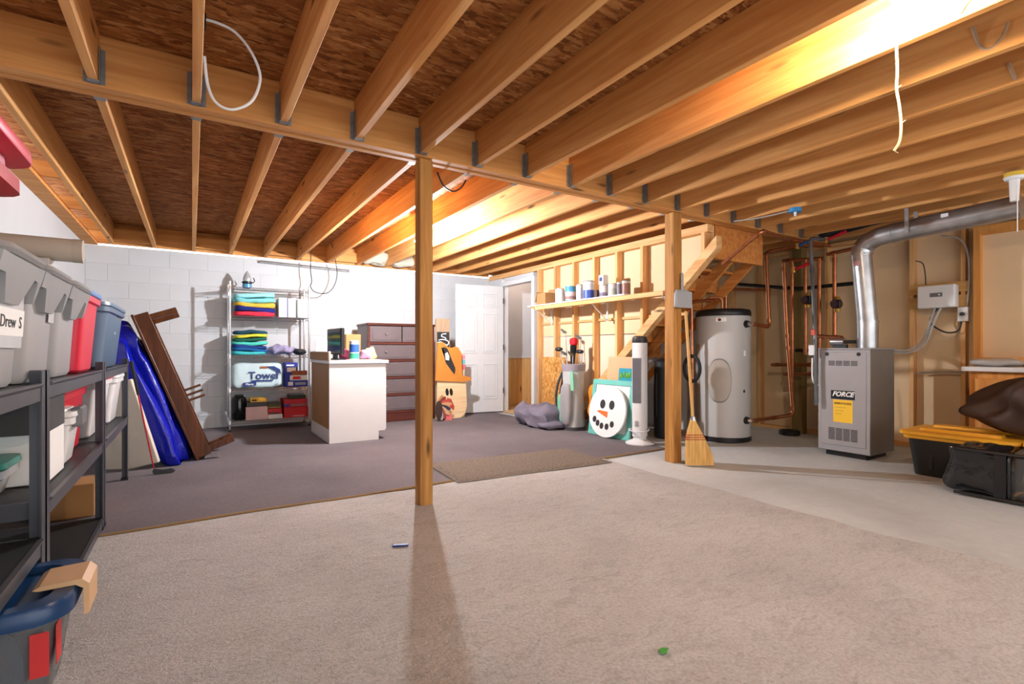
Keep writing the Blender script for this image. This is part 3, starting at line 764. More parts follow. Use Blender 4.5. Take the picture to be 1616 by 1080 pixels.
o = new('crumpled_cloth', blob(B(), (at(472, 560, Y=7.3).x, 7.28, RZ[2]+.044), (.085, .1, .042), 2.2, .02, 9, 6, 30, 16), pm('black_cloth', (34, 36, 38), .6), smooth=True, angle=80); tag(o, 'small black bag at the right end of the middle rack shelf', 'bag')
carton('carton', 'white carton with a blue stripe on the upper rack shelf', 'carton', fbox(440, 467, 466, 496, 7.16, .28, RZ[3]+.002), PAPER, prints=[(.48, .54, 0, 1, pm('violet_print', (60, 50, 140), .6))])
carton('carton', 'plain white carton at the right end of the upper rack shelf', 'carton', fbox(470, 484, 467, 496, 7.16, .28, RZ[3]+.002), PAPER)
# paper towel pack
PK = pm('pale_aqua_wrap', (196, 220, 224), .18, var=.08, nscale=5)
b = fbox(367, 446, 577, 617, 7.14, .30, RZ[1]+.002)
pw = T('paper_towel_pack', 'plastic-wrapped paper towel pack with blue lettering on the rack', 'package', ((b[0]+b[1])/2, (b[2]+b[3])/2, b[4]))
bm = blob(B(), ((b[0]+b[1])/2, (b[2]+b[3])/2, (b[4]+b[5])/2), ((b[1]-b[0])/2, .15, (b[5]-b[4])/2), 7, .012, 8, 2, 60, 26)
for v in bm.verts: v.co.z = max(v.co.z, b[4])
new('wrap', bm, PK, pw, smooth=True, world=True, angle=80)
blue = pm('package_blue', (22, 50, 120), .4); xm = (b[0]+b[1])/2; zm = (b[4]+b[5])/2; yf = b[2]-.014
txt('lettering', 'Towel', .135, blue, pw, face_y(xm+.06, yf, zm-.005), bold=.002)
new('lettering_band', bx(xm-.08, xm+.17, yf-.001, yf+.001, zm-.075, zm-.058), blue, pw, world=True)
new('printed_tag', prism(B(), [(b[0]+.11, b[4]+.02), (b[0]+.26, b[4]+.035), (b[0]+.262, b[4]+.085), (b[0]+.115, b[4]+.075)], yf-.002, yf+.001, 'xz'), blue, pw, world=True)
txt('lettering', 'Plenty', .036, PAPER, pw, face_y(b[0]+.188, yf-.003, b[4]+.053), bold=.0006)
new('printed_tag', prism(B(), [(b[1]-.20, b[5]-.045), (b[1]-.10, b[5]-.045), (b[1]-.03, b[5]-.09), (b[1]-.02, b[5]-.16), (b[1]-.05, b[5]-.12)], yf-.002, yf+.001, 'xz'), blue, pw, world=True)
new('printed_picture', bx(xm+.02, xm+.11, yf-.001, yf+.001, zm+.09, zm+.115), pm('brown_print', (150, 90, 60), .6), pw, world=True)
INK = pm('royal_blue_print', (34, 50, 156), .5); REDI = pm('red_print', (190, 30, 36), .5)
carton('carton', 'tall royal blue carton beside the paper towel pack', 'carton', fbox(450, 470, 576, 614, 7.18, .2, RZ[1]+.002), INK, prints=[(.15, .85, .62, .80, PAPER), (.1, .7, .86, .92, PAPER)])
q = fbox(452, 486, 605, 615, 7.135, .04, RZ[1]+.002)
carton('carton', 'long white and blue carton lying in front of the tall blue one', 'carton', q, INK, prints=[(.08, .3, .2, .8, PAPER), (.4, .9, .3, .7, pm('grey_print', (150, 160, 180), .6))])
q2 = fbox(458, 485, 597, 605, 7.135, .04, q[5]+.001)
carton('carton', 'white and red carton lying on the long blue carton', 'carton', q2, PAPER, prints=[(.15, .6, .2, .8, REDI)])
q3 = fbox(461, 485, 590, 597, 7.135, .04, q2[5]+.001)
carton('carton', 'small brown carton topmost beside the tall blue carton', 'carton', q3, pm('brown_orange', (150, 84, 50), .6))
# bottom rack shelf
cn = T('canister', 'glossy black round canister on the bottom rack shelf', 'canister', (at(377, 660, Y=7.26).x, 7.26, RZ[0]+.002))
new('body', lathe(B(), [(.06, 0), (.085, .01), (.09, .04), (.09, .24), (.08, .28), (.05, .30)], n=28), pm('gloss_black', (12, 12, 13), .12), cn, smooth=True)
new('lid', lathe(B(), [(.052, .30), (.052, .315), (.02, .32)], n=20), BLACK, cn, smooth=True)
q = fbox(388, 446, 648, 666, 7.14, .30, RZ[0]+.002)
carton('carton', 'wide pale pink carton on the bottom rack shelf', 'carton', (q[0], q[0]+.25, q[2], q[3], q[4], q[5]+.02), pm('pale_pink_card', (214, 184, 184), .7))
carton('carton', 'flat white carton in front on the bottom rack shelf', 'carton', (q[0]+.252, q[1], q[2], q[3], q[4], q[4]+.055), PAPER)
k1 = carton('carton', 'black carton lying on the pale pink carton', 'carton', (q[0]+.01, q[0]+.25, q[2]+.01, q[3], q[5]+.021, q[5]+.075), DARK)
carton('carton', 'yellow carton on top of the black carton', 'carton', (q[0]+.05, q[0]+.24, q[2]+.005, q[2]+.2, q[5]+.076, q[5]+.125), pm('yellow_card', (226, 182, 70), .6), prints=[(.08, .38, .3, .75, pm('ink_dark', (60, 50, 30), .6))])
z = q[4]+.056
carton('carton', 'red and black carton lying on the flat white carton', 'carton', (q[0]+.255, q[1]-.01, q[2]+.005, q[3], z, z+.075), REDI, prints=[(.05, .8, .1, .35, DARK)])
carton('carton', 'olive carton on the red and black carton', 'carton', (q[0]+.255, q[1]-.012, q[2]+.02, q[3], z+.076, z+.14), pm('olive_card', (72, 74, 52), .6), prints=[(.05, .95, .1, .3, pm('gold_print', (170, 150, 80), .6))])
q = fbox(448, 486, 649, 665, 7.14, .3, RZ[0]+.002)
r1 = carton('carton', 'large bright red carton at the right of the bottom rack shelf', 'carton', q, pm('bright_red_card', (206, 22, 30), .5), prints=[(.35, .85, .1, .2, pm('pink_print', (230, 150, 150), .6))])
carton('carton', 'red carton with blue print on the large red carton', 'carton', (q[0], q[1]-.01, q[2]+.005, q[3], q[5]+.001, q[5]+.105), pm('red_card', (190, 26, 40), .5), prints=[(.02, .25, .1, .4, INK), (.3, .95, .12, .36, pm('grey_print2', (150, 110, 100), .6))])
carton('carton', 'dark green carton topmost at the right of the bottom rack shelf', 'carton', (q[0]+.08, q[1]-.02, q[2]+.03, q[3], q[5]+.106, q[5]+.155), pm('dark_green_card', (44, 58, 42), .6))
# lantern on the rack
ln_ = T('lantern', 'small lantern with a clear blue tank on top of the rack', 'lantern', (at(390, 447, Y=7.3).x, 7.3, RZ[4]+.004))
new('tank', lathe(B(), [(.03, 0), (.055, .01), (.055, .05), (.04, .06)], n=20), pm('blue_tint', (80, 150, 190), .15), ln_, smooth=True)
new('collar', lathe(B(), [(.05, .06), (.06, .065), (.06, .085), (.045, .09)], n=20), BLACK, ln_, smooth=True)
new('chimney', lathe(B(), [(.045, .09), (.05, .12), (.035, .17), (.012, .21), (.004, .225)], n=20), pm('pale_grey_top', (180, 184, 188), .25, .3), ln_, smooth=True)
new('handle', tb(smooth_path([(.062, 0, .07), (.085, 0, .10), (.07, 0, .14)]), .006, 6), BLACK, ln_, smooth=True)
# ------------------------------------------------------------------ base cabinet and dresser at the back
cab = T('base_cabinet', 'white base cabinet with plain brown back panel and countertop', 'cabinet', (1.55, 6.1, .012))
cx0, cx1, cy0, cy1 = 1.24, 1.85, 5.62, 6.58
LAM = pm('white_laminate', (226, 222, 220), .35, var=.015)
BRN = pm('brown_hardboard', (158, 116, 70), .6, var=.05, nscale=3)
new('end_panel', prism(B(), [(cx0, .012), (cx1-.075, .012), (cx1-.075, .11), (cx1, .11), (cx1, .862), (cx0, .862)], cy0, cy0+.018, 'xz'), LAM, cab, world=True)
new('end_panel', prism(B(), [(cx0, .012), (cx1-.075, .012), (cx1-.075, .11), (cx1, .11), (cx1, .862), (cx0, .862)], cy1-.018, cy1, 'xz'), LAM, cab, world=True)
new('back_panel', bx(cx0+.002, cx0+.012, cy0+.019, cy1-.019, .16, .86), BRN, cab, world=True, label='brown unfinished back panel')
new('back_rail', bx(cx0, cx0+.012, cy0+.019, cy1-.019, .012, .159), LAM, cab, world=True)
new('back_rail', bx(cx0-.002, cx0+.002, cy0+.019, cy1-.019, .775, .86), BRN, cab, world=True)
for k in range(2):
    y = cy0+.02+k*.462
    dd = new('door', bx(cx1, cx1+.018, y, y+.456, .12, .855, bev=.003), LAM, cab, world=True)
    new('knob', lathe(B(), [(.006, 0), (.012, .01), (.012, .02)], 0, 0, 10), CHROME, dd).matrix_local = root_matrix(cab).inverted() @ Matrix.Translation((cx1+.018, y+(.40 if k == 0 else .05), .75)) @ Matrix.Rotation(PI/2, 4, 'Y')
new('toe_kick', bx(cx1-.082, cx1-.076, cy0+.02, cy1-.02, .012, .11), LAM, cab, world=True)
ct = new('countertop', bx(cx0-.01, cx1+.035, cy0-.02, cy1+.01, .865, .903, bev=.006, seg=2), LAM, cab, world=True)
new('backsplash', bx(cx0-.01, cx0+.012, cy0-.02, cy1+.01, .903, 1.0, bev=.006), LAM, ct, world=True)
new('backsplash_back', bx(cx0-.016, cx0-.0105, cy0-.018, cy1, .905, .992), BRN, ct, world=True)
pnl = new('white_board', bx(1.295, 1.53, 6.62, 6.64, .012, 1.135, bev=.002), WHITEPL); tag(pnl, 'tall white board standing behind the base cabinet', 'board')
# monitor on the cabinet
mn = T('monitor', 'black flat computer monitor on the white countertop', 'monitor', (1.37, 5.93, .904), math.radians(5))
new('base', loft(B(), [rrect(0, 0, .20, .26, .05, 0), rrect(0, 0, .20, .26, .05, .012), rrect(0, 0, .08, .10, .03, .02)]), BLACK, mn, smooth=True)
new('neck', bx(-.015, .025, -.035, .035, .015, .12, bev=.004), BLACK, mn)
new('case', bx(-.015, .03, -.24, .24, .06, .355, bev=.01), BLACK, mn)
new('screen', bx(-.0165, -.0145, -.225, .225, .08, .34), pm('dark_screen', (60, 62, 66), .12, spec=.6), mn)
wp = T('wipes_canister', 'white wipes canister with blue and green label on the countertop', 'canister', (at(559, 567, Y=5.85).x, 5.85, .904))
new('body', lathe(B(), [(.05, 0), (.054, .004), (.054, .19), (.05, .194)], n=24), WHITEPL, wp, smooth=True)
new('label_band', lathe(B(), [(.0546, .012), (.0546, .075)], n=24), pm('green_label', (60, 170, 130), .5), wp, smooth=True)
new('label_band', lathe(B(), [(.0546, .085), (.0546, .175)], n=24), pm('blue_label', (50, 96, 176), .5), wp, smooth=True)
new('cap', lathe(B(), [(.053, .194), (.053, .215), (.03, .222)], n=24), WHITEPL, wp, smooth=True)
for u, s, c, l, Y in ((545, (.07, .06, .06), (226, 110, 160), 'crumpled bright pink cloth between monitor and wipes', 6.0), (576, (.075, .08, .06), (206, 150, 176), 'crumpled pale pink cloth beside the wipes canister', 5.95), (585, (.06, .05, .075), (232, 216, 140), 'crumpled yellow cloth at the countertop edge', 6.12)):
    o = new('crumpled_cloth', blob(B(), (at(u, 565, Y=Y).x, Y, .904+s[2]*.95), s, 2.3, .03, 12, u, 32, 18, flat=.9), pm('cloth_%d' % u, c, .9, var=.12, nscale=25), smooth=True, angle=80); tag(o, l, 'cloth')
carton('cardboard_box', 'small cardboard box at the far end of the countertop', 'box', (1.60, 1.78, 6.35, 6.5, .904, 1.21), CARD)

MAHO = wood('mahogany', (70, 32, 24), (98, 50, 40), 'x', rough=.35, knots=False)
MAHG = pm('grey_brown_veneer', (100, 88, 90), .4, var=.08, nscale=6)
ds = T('dresser', 'tall dark dresser with grey drawer fronts behind the post', 'dresser', (2.5, 7.15, .012))
dx0, dx1, dy0, dy1 = 2.02, 3.0, 6.88, 7.38
new('side_panel', bx(dx0, dx0+.03, dy0+.01, dy1, .012, 1.35), MAHG, ds, world=True)
new('side_panel', bx(dx1-.03, dx1, dy0+.01, dy1, .012, 1.35), MAHG, ds, world=True)
new('back_panel', bx(dx0+.03, dx1-.03, dy1-.015, dy1, .06, 1.35), MAHG, ds, world=True)
new('top', bx(dx0-.015, dx1+.015, dy0-.012, dy1+.005, 1.35, 1.385, bev=.008), MAHO, ds, world=True)
new('plinth', bx(dx0+.03, dx1-.03, dy0+.012, dy0+.03, .012, .13), MAHO, ds, world=True)
zz = [.13, .37, .61, .85, 1.09, 1.35]
for i in range(5):
    z0, z1 = zz[i], zz[i+1]
    new('rail', bx(dx0+.03, dx1-.03, dy0+.004, dy0+.03, z0, z0+.035, bev=.004), MAHO, ds, world=True)
    spans = [(dx0+.035, dx1-.035)] if i < 4 else [(dx0+.035, (dx0+dx1)/2-.008), ((dx0+dx1)/2+.008, dx1-.035)]
    for a, b in spans:
        dw = new('drawer', bx(a, b, dy0+.006, dy0+.40, z0+.038, z1-.006, bev=.003), MAHG, ds, world=True)
        new('drawer_moulding', bx(a+.03, b-.03, dy0, dy0+.006, z0+.06, z1-.028, bev=.003), MAHG, dw, world=True)
        for xk in ([(a+b)/2] if i == 4 else [a+.22, b-.22]):
            k = new('knob', lathe(B(), [(.006, 0), (.007, .012), (.016, .016), (.012, .026)], 0, 0, 12), pm('pewter', (150, 140, 128), .35, .7), dw, smooth=True)
            k.matrix_local = root_matrix(ds).inverted() @ Matrix.Translation((xk, dy0, (z0+z1)/2+.02)) @ Matrix.Rotation(PI/2, 4, 'X')
new('stile', bx(dx0, dx0+.035, dy0, dy0+.02, .012, 1.35, bev=.003), MAHO, ds, world=True)
new('stile', bx(dx1-.035, dx1, dy0, dy0+.02, .012, 1.35, bev=.003), MAHO, ds, world=True)

# ------------------------------------------------------------------ open white door
door = T('door', 'white six-panel door standing open against the back wall', 'door', (XS-.03, 7.03, .012), math.radians(-7)); door['kind'] = 'structure'; door.name = 'door_1'
wd_, hd_ = .81, 2.03
new('slab', bx(-wd_, 0, 0, .032, .012, hd_), WHITE, door)
for (a, b) in ((-.70, -.455), (-.355, -.11)):
    for (z0, z1) in ((.22, .78), (.95, 1.58), (1.68, 1.90)):
        p = new('panel', bx(a+.035, b-.035, -.008, .0, z0+.035, z1-.035, bev=.006), WHITE, door)
        for q in ((a, b, z0, z0+.014), (a, b, z1-.014, z1), (a, a+.014, z0+.014, z1-.014), (b-.014, b, z0+.014, z1-.014)):
            new('moulding', bx(q[0], q[1], -.009, 0, q[2], q[3], bev=.003), WHITE, p)
for z in (.3, 1.0, 1.75):
    new('hinge', bx(-.005, .012, -.006, .03, z, z+.09, bev=.002), pm('hinge_bronze', (90, 80, 66), .4, .6), door)

# ------------------------------------------------------------------ wooden seasonal decorations beside the dresser
Yd = 6.74
def dx(u): return at(u, 600, Y=Yd).x
def dz(u, v): return at(u, v, Y=Yd).z
def dp(u, v): return (dx(u), dz(u, v))
sc_ = T('wooden_scarecrow', 'painted wooden scarecrow head with orange hat leaning by the door', 'decoration', (dx(714), Yd, .012))
PALEW = wood('pale_plywood', (216, 182, 136), (238, 210, 170), 'x', knots=False); ORNG = pm('pumpkin_paint', (206, 132, 54), .6, var=.06)
fz = min(dz(u, 660) for u in (692, 735))
face = [dp(690, 602), dp(735, 600)]+[dp(737, 640), dp(734, 653), dp(727, 660)]+[dp(696, 662), dp(690, 658)]
face = [(x, max(z, .013)) for x, z in face]
new('face_board', prism(B(), face, Yd, Yd+.02, 'xz'), PALEW, sc_, world=True)
for u in (705.5, 712):
    new('eye', prism(B(), ellipse(dx(u), dz(u, 619), .025, .055, 16, .12), Yd-.004, Yd, 'xz'), BLACK, sc_, world=True)
hat = [dp(686, 601), dp(690, 541), dp(697, 540), dp(706, 548), dp(712, 549), dp(717, 547), dp(722, 549), dp(727, 558), dp(728, 592), dp(736, 594), dp(743, 596), dp(741, 601), dp(730, 603)]
new('hat', prism(B(), hat, Yd-.03, Yd-.002, 'xz'), ORNG, sc_, world=True, label='orange painted plywood hat with black bird')
bird = [dp(695, 549.5), dp(700, 548), dp(704, 550), dp(707, 556), dp(711, 567), dp(717, 581), dp(717, 586), dp(715.5, 591), dp(710, 584), dp(702, 573), dp(699.5, 563), dp(700, 556), dp(698, 551.5)]
new('bird', prism(B(), bird, Yd-.034, Yd-.030, 'xz'), pm('bird_black', (44, 42, 44), .6), sc_, world=True)
new('bird_breast', prism(B(), [dp(701, 558), dp(704.5, 556), dp(707.5, 563), dp(707, 569), dp(701.5, 568)], Yd-.037, Yd-.034, 'xz'), PAPER, sc_, world=True)
new('mouth', prism(B(), [dp(705, 628), dp(712, 630), dp(717, 642), dp(716, 648), dp(709, 642)], Yd-.004, Yd, 'xz'), pm('brick_red', (178, 66, 56), .6), sc_, world=True)
tk = T('wooden_turkey', 'small painted wooden turkey with fanned feathers on the carpet', 'decoration', (dx(702), Yd-.12, .012))
fcol = [(190, 132, 84), (120, 52, 44), (176, 72, 62), (200, 150, 104), (52, 44, 66), (196, 160, 120), (150, 60, 60), (196, 200, 204)]
Yt = Yd-.14
c0 = at(692, 640, Y=Yt)
for k, (a, L) in enumerate([(66, .15), (48, .15), (24, .17), (4, .19), (-20, .18), (-42, .20), (-64, .19), (-82, .2)]):
    t_ = math.radians(a); mx, mz = c0.x+math.cos(t_)*L*.55, c0.z+math.sin(t_)*L*.55
    new('feather', prism(B(), [(x, max(z, .013)) for x, z in ellipse(mx, mz, L*.5, .032, 16, t_)], Yt-.006*k-.004, Yt-.006*k, 'xz'), pm('feather_%d' % k, fcol[k], .6), tk, world=True)
new('body', prism(B(), [(x, max(z, .013)) for x, z in ellipse(c0.x-.02, c0.z-.06, .05, .13, 20)], Yt-.07, Yt-.052, 'xz'), pm('dark_walnut', (60, 42, 34), .6), tk, world=True)
new('foot', prism(B(), [(c0.x+.09, .013), (c0.x+.20, .013), (c0.x+.20, .10), (c0.x+.15, .13), (c0.x+.11, .08)], Yt-.02, Yt, 'xz'), pm('coral_paint', (216, 110, 110), .6), tk, world=True)
sg = T('wooden_sign', 'grey wooden sign with chalkboard and white script behind the scarecrow', 'sign', (dx(701), Yd+.05, .012))
new('plank', bx(dx(690), dx(712), Yd+.05, Yd+.072, .012, dz(700, 503)), wood('weathered_board', (150, 124, 98), (190, 166, 138), 'z'), sg, world=True)
new('chalkboard', bx(dx(692), dx(711), Yd+.044, Yd+.05, dz(700, 560), dz(700, 524)), pm('chalkboard', (40, 42, 46), .7), sg, world=True)
for pts in ([(706, 527), (700, 527.5), (699, 531), (704, 533), (706, 535)], [(694, 537), (700, 536), (706, 537), (710, 540), (708, 545), (703, 543)], [(692, 541), (698, 540), (704, 544), (706, 549)]):
    new('script_stroke', tb(smooth_path([Vector((dx(u), Yd+.0425, dz(u, v))) for u, v in pts]), .008, 6), PAPER, sg, world=True)
bk = carton('painted_block', 'stack of pink and blue painted blocks at the right of the hat', 'decoration', (dx(728.5), dx(735), Yd+.03, Yd+.05, .012, dz(732, 558)), pm('pale_wood_paint', (222, 200, 170), .6))
for v0, v1, c in ((561, 567, (232, 150, 164)), (568, 575, (120, 190, 206)), (576, 584, (226, 110, 122))):
    new('painted_stripe', bx(dx(727.5), dx(735.5), Yd+.026, Yd+.03, dz(732, v1), dz(732, v0)), pm('stripe_%d' % v0, c, .6), bk, world=True)

# ------------------------------------------------------------------ paint shelf on the stud wall
SX, SZ = 3.99, 1.615
sf = T('wall_shelf', 'long pale wooden shelf on metal brackets across the studs', 'shelf', (XS-.15, 4.7, SZ))
ya, yb = at(1046, 460, X=SX).y, at(836, 483, X=SX).y
new('board', bx(SX+.012, XS-.002, ya, yb, SZ-.022, SZ, bev=.002), STUDX, sf, world=True)
new('front_strip', bx(SX, SX+.012, ya, yb-.12, SZ-.05, SZ-.001, bev=.002), STUDX, sf, world=True)
new('cover_board', bx(SX-.012, XS-.05, at(986, 457, X=SX).y, yb+.04, SZ+.001, SZ+.015), WHITEPL, sf, world=True)
for y in (ya+.06, at(944, 480, X=4.15).y, yb-.1):
    bk_ = new('bracket', bx(XS-.006, XS-.001, y-.012, y+.012, SZ-.25, SZ-.023), WHITEPL, sf, world=True)
    new('brace', tb([(XS-.005, y, SZ-.24), (SX+.04, y, SZ-.03)], .007, 6), WHITEPL, bk_, world=True)
    new('arm', bx(SX+.03, XS-.006, y-.01, y+.01, SZ-.03, SZ-.023), WHITEPL, bk_, world=True)
def can(label, u0, u1, h, col, bands, X=4.10, z=SZ+.016, box_=False, name='paint_can', lidm=None):
    y0, y1 = at(u1, 470, X=X).y, at(u0, 470, X=X).y; yc = (y0+y1)/2
    r = (u1-u0)/800.0*(S_*X+C_*yc)/2
    t = T(name, label, 'can' if not box_ else 'box', (X, yc, z), group='paint cans on the wall shelf' if not box_ else None)
    if box_:
        new('body', bx(-r*.8, r*.8, -r*.8, r*.8, 0, h, bev=.003), pm('c_%d_%d_%d' % col, col, .5), t)
        for a, b, c in bands: new('printed_panel', bx(-r*.8-.001, -r*.8, -r*.5, r*.5, h*a, h*b), pm('c_%d_%d_%d' % c, c, .5), t)
    else:
        new('body', lathe(B(), [(r*.96, 0), (r, .004), (r, h-.012), (r*.97, h-.008)], n=24), pm('c_%d_%d_%d' % col, col, .4), t, smooth=True)
        for a, b, c in bands: new('label_band', lathe(B(), [(r*1.006, h*a), (r*1.006, h*b)], n=24), pm('c_%d_%d_%d' % c, c, .4), t, smooth=True)
        new('lid', lathe(B(), [(r*1.02, h-.008), (r*1.02, h), (r*.9, h), (r*.88, h-.004)], n=24), lidm or GALV, t, smooth=True)
    return t
can('small white box at the left end of the paint shelf', 838.5, 847, .145, (236, 236, 234), [], box_=True, name='small_box')
ob = T('cardboard_box', 'open cardboard box on the paint shelf beside the white box', 'box', (4.12, at(863, 470, X=4.12).y, SZ+.016))
for a in ((-.10, .10, -.10, -.095), (-.10, .10, .095, .10), (-.10, -.095, -.095, .095), (.095, .10, -.095, .095)): new('side', bx(*a, 0, .16), CARD, ob)
new('flap', bx(.08, .085, -.10, .10, .16, .23, M=Matrix.Rotation(.1, 4, 'Y')), CARD, ob); new('flap', bx(-.10, .10, .10, .105, .02, .16, M=Matrix.Translation((0, .045, 0)) @ Matrix.Rotation(.25, 4, 'X')), CARD, ob)
new('bottom', bx(-.095, .095, -.095, .095, 0, .005), CARD, ob)
W_ = (232, 232, 232)
can('plain white paint can next to the open cardboard box', 876.5, 891, .19, W_, [(.1, .85, (222, 224, 230))])
can('sky blue paint can with a red patch on its label', 892, 909, .20, (70, 150, 196), [(.1, .62, (214, 190, 186)), (.15, .35, (160, 60, 60))])
can('white paint can between the blue-labelled cans', 909.5, 920, .20, W_, [(.2, .8, (214, 218, 232))])
can('tallest white paint can with a royal blue stripe', 920.5, 938, .225, W_, [(.05, .5, (60, 90, 180)), (.5, .8, (214, 220, 236))], lidm=pm('plum_lid', (110, 96, 120), .5))
can('low dark brown box between the paint cans', 938.5, 945.5, .10, (84, 60, 52), [], box_=True, name='small_box')
cw = can('white paint can with a purple band under a small box', 946, 959, .15, W_, [(.05, .9, (226, 226, 234)), (.1, .4, (150, 130, 180))])
cbx = can('small white box with a blue dot on a paint can', 945.5, 959, .115, W_, [(.35, .75, (50, 60, 120))], z=SZ+.167, box_=True, name='small_box')
can('white paint can with a pale green picture on its label', 960, 973, .15, W_, [(.1, .6, (190, 200, 190))])
can('narrow white can with dark stripes on the shelf', 973.5, 981, .15, W_, [(.1, .9, (110, 110, 130))])
can('brown-lidded can at the right end of the white board', 981, 995, .185, (196, 186, 176), [(.1, .8, (140, 96, 80))], X=4.14, z=SZ+.001, lidm=pm('brown_lid', (104, 70, 50), .5))

# ------------------------------------------------------------------ things along the foot of the stud wall
ob_ = new('osb_offcut', bx(XS-.03, XS-.012, 5.43, 5.95, .012, .915, bev=.001), OSBL); tag(ob_, 'upright offcut of light strand board against the studs', 'board')
lv = T('fabric_bag', 'slumped lavender grey fabric bag on the carpet by the doorway', 'bag', (3.98, 5.52, .012))
bm = blob(B(), (3.93, 5.55, .14), (.27, .36, .155), 2.6, .075, 6, 2, 64, 32)
for v in bm.verts: v.co.z = max(v.co.z, .014)
LAV = pm('lavender_fabric', (116, 111, 126), .85, var=.12, nscale=8)
new('body', bm, LAV, lv, smooth=True, world=True, angle=80)
bm = blob(B(), (3.88, 5.20, .06), (.20, .16, .05), 2.4, .03, 7, 5, 40, 16)
for v in bm.verts: v.co.z = max(v.co.z, .014)
new('loose_flap', bm, LAV, lv, smooth=True, world=True, angle=80)
can('small brown and white can on the floor by the golf bag', 887, 899, .18, (226, 222, 216), [(.1, .9, (120, 66, 56))], X=4.15, z=.012)
# golf bag and clubs
gx, gy = 4.10, 5.03
gbag = T('golf_bag', 'grey and mint green golf bag standing on the carpet', 'golf bag', (gx, gy, .012))
LG = pm('light_grey_nylon', (182, 184, 184), .7, var=.06); MINT = pm('mint_nylon', (128, 196, 160), .7, var=.06); DG = pm('dark_nylon', (60, 60, 64), .7)
new('body', loft(B(), [rrect(0, 0, .25, .27, .1, 0, 5), rrect(0, 0, .26, .28, .11, .03, 5), rrect(0, 0, .24, .26, .11, .45, 5), rrect(0, 0, .25, .28, .11, .80, 5)]), LG, gbag, smooth=True)
new('base', loft(B(), [rrect(0, 0, .27, .29, .1, .0, 5), rrect(0, 0, .27, .29, .1, .04, 5)]), DG, gbag, smooth=True)
new('top_cuff', loft(B(), [rrect(0, 0, .26, .29, .11, .74, 5), rrect(0, 0, .27, .30, .11, .82, 5), rrect(0, 0, .24, .27, .1, .825, 5)]), pm('mauve_cuff', (150, 140, 148), .7), gbag, smooth=True)
new('pocket', blob(B(), (-.13, -.02, .32), (.05, .09, .26), 3.5, .01, 6, 1, 28, 18), pm('grey_mesh', (150, 148, 150), .8), gbag, smooth=True, angle=80)
new('pocket', blob(B(), (-.04, .15, .26), (.08, .05, .20), 3.5, .01, 6, 2, 28, 18), MINT, gbag, smooth=True, angle=80)
new('side_panel', prism(B(), [(-.16, .5), (-.10, .5), (-.09, .74), (-.14, .74)], -.127, -.124, 'yz'), MINT, gbag)
new('side_panel', blob(B(), (-.02, .145, .62), (.06, .02, .12), 3, .005, 6, 3, 24, 14), DG, gbag, smooth=True, angle=80)
new('strap', tb(smooth_path([(-.06, .15, .72), (-.10, .20, .55), (-.11, .22, .35), (-.08, .17, .15)]), .016, 8), DG, gbag, smooth=True)
new('stand_leg', tb([(-.08, .14, .6), (-.12, .24, .03)], .008, 8), DG, gbag, smooth=True)
heads = [('driver', -.09, .10, 1.01, 'dark golf driver with a large head leaning left in the bag'), ('iron', -.02, .10, 1.24, 'tallest golf iron rising above the red head cover'), ('cover', .0, .0, 1.10, 'golf club under a black and red sock cover'), ('iron', .02, -.09, 1.16, 'golf iron with a grey blade right of the red cover'), ('iron', -.08, .03, .96, 'short golf iron at the front left of the bag'), ('iron', -.06, -.05, .95, 'short golf iron in front of the sock cover'), ('driver', .04, -.09, .98, 'dark golf wood at the right side of the bag')]
for k, (kd, ox, oy, hz, lab) in enumerate(heads):
    t = T('golf_club', lab, 'golf club', (gx+ox*.6, gy+oy*.6, .06))
    ax = Vector((ox*.5, oy*.7, hz-.06)); ps = [Vector((0, 0, 0)), ax]
    new('shaft', tb(ps, .006, 8), CHROME, t, smooth=True)
    if kd == 'driver':
        new('head', blob(B(), ax+Vector((-.01, .035, .015)), (.04, .062, .028), 2.2, .004, 9, k, 24, 14), pm('gunmetal', (58, 56, 58), .3, .3), t, smooth=True, angle=80)
    elif kd == 'iron':
        bm = prism(B(), [(-.012, -.01), (.03, -.012), (.075, .035), (.07, .055), (.02, .028), (-.01, .012)], -.008, .006, 'yz')
        bm.transform(Matrix.Translation(ax) @ Matrix.Rotation(.3*k, 4, 'Z')); new('head', bm, pm('steel_head', (112, 110, 108), .3, .6), t)
    else:
        new('head_cover', tb([ax+Vector((0, .02, -.32)), ax+Vector((0, .015, -.15)), ax+Vector((0, 0, -.03))], [.022, .035, .045], 14), BLACK, t, smooth=True)
        new('cover_top', blob(B(), ax+Vector((0, -.005, .02)), (.045, .055, .05), 3, .004, 8, 2, 24, 14), pm('scarlet_knit', (206, 30, 44), .8), t, smooth=True, angle=80)
ov = T('orange_vest', 'orange and black cloth hanging between golf bag and snowman', 'cloth', (4.20, 4.74, .012))
new('cloth', blob(B(), (4.19, 4.72, .36), (.05, .10, .22), 3, .03, 8, 4, 36, 22), pm('orange_cloth', (240, 140, 30), .7), ov, smooth=True, world=True, angle=80)
new('dark_lining', blob(B(), (4.20, 4.70, .30), (.06, .07, .285), 3, .02, 8, 6, 30, 18), DG, ov, smooth=True, world=True, angle=80)
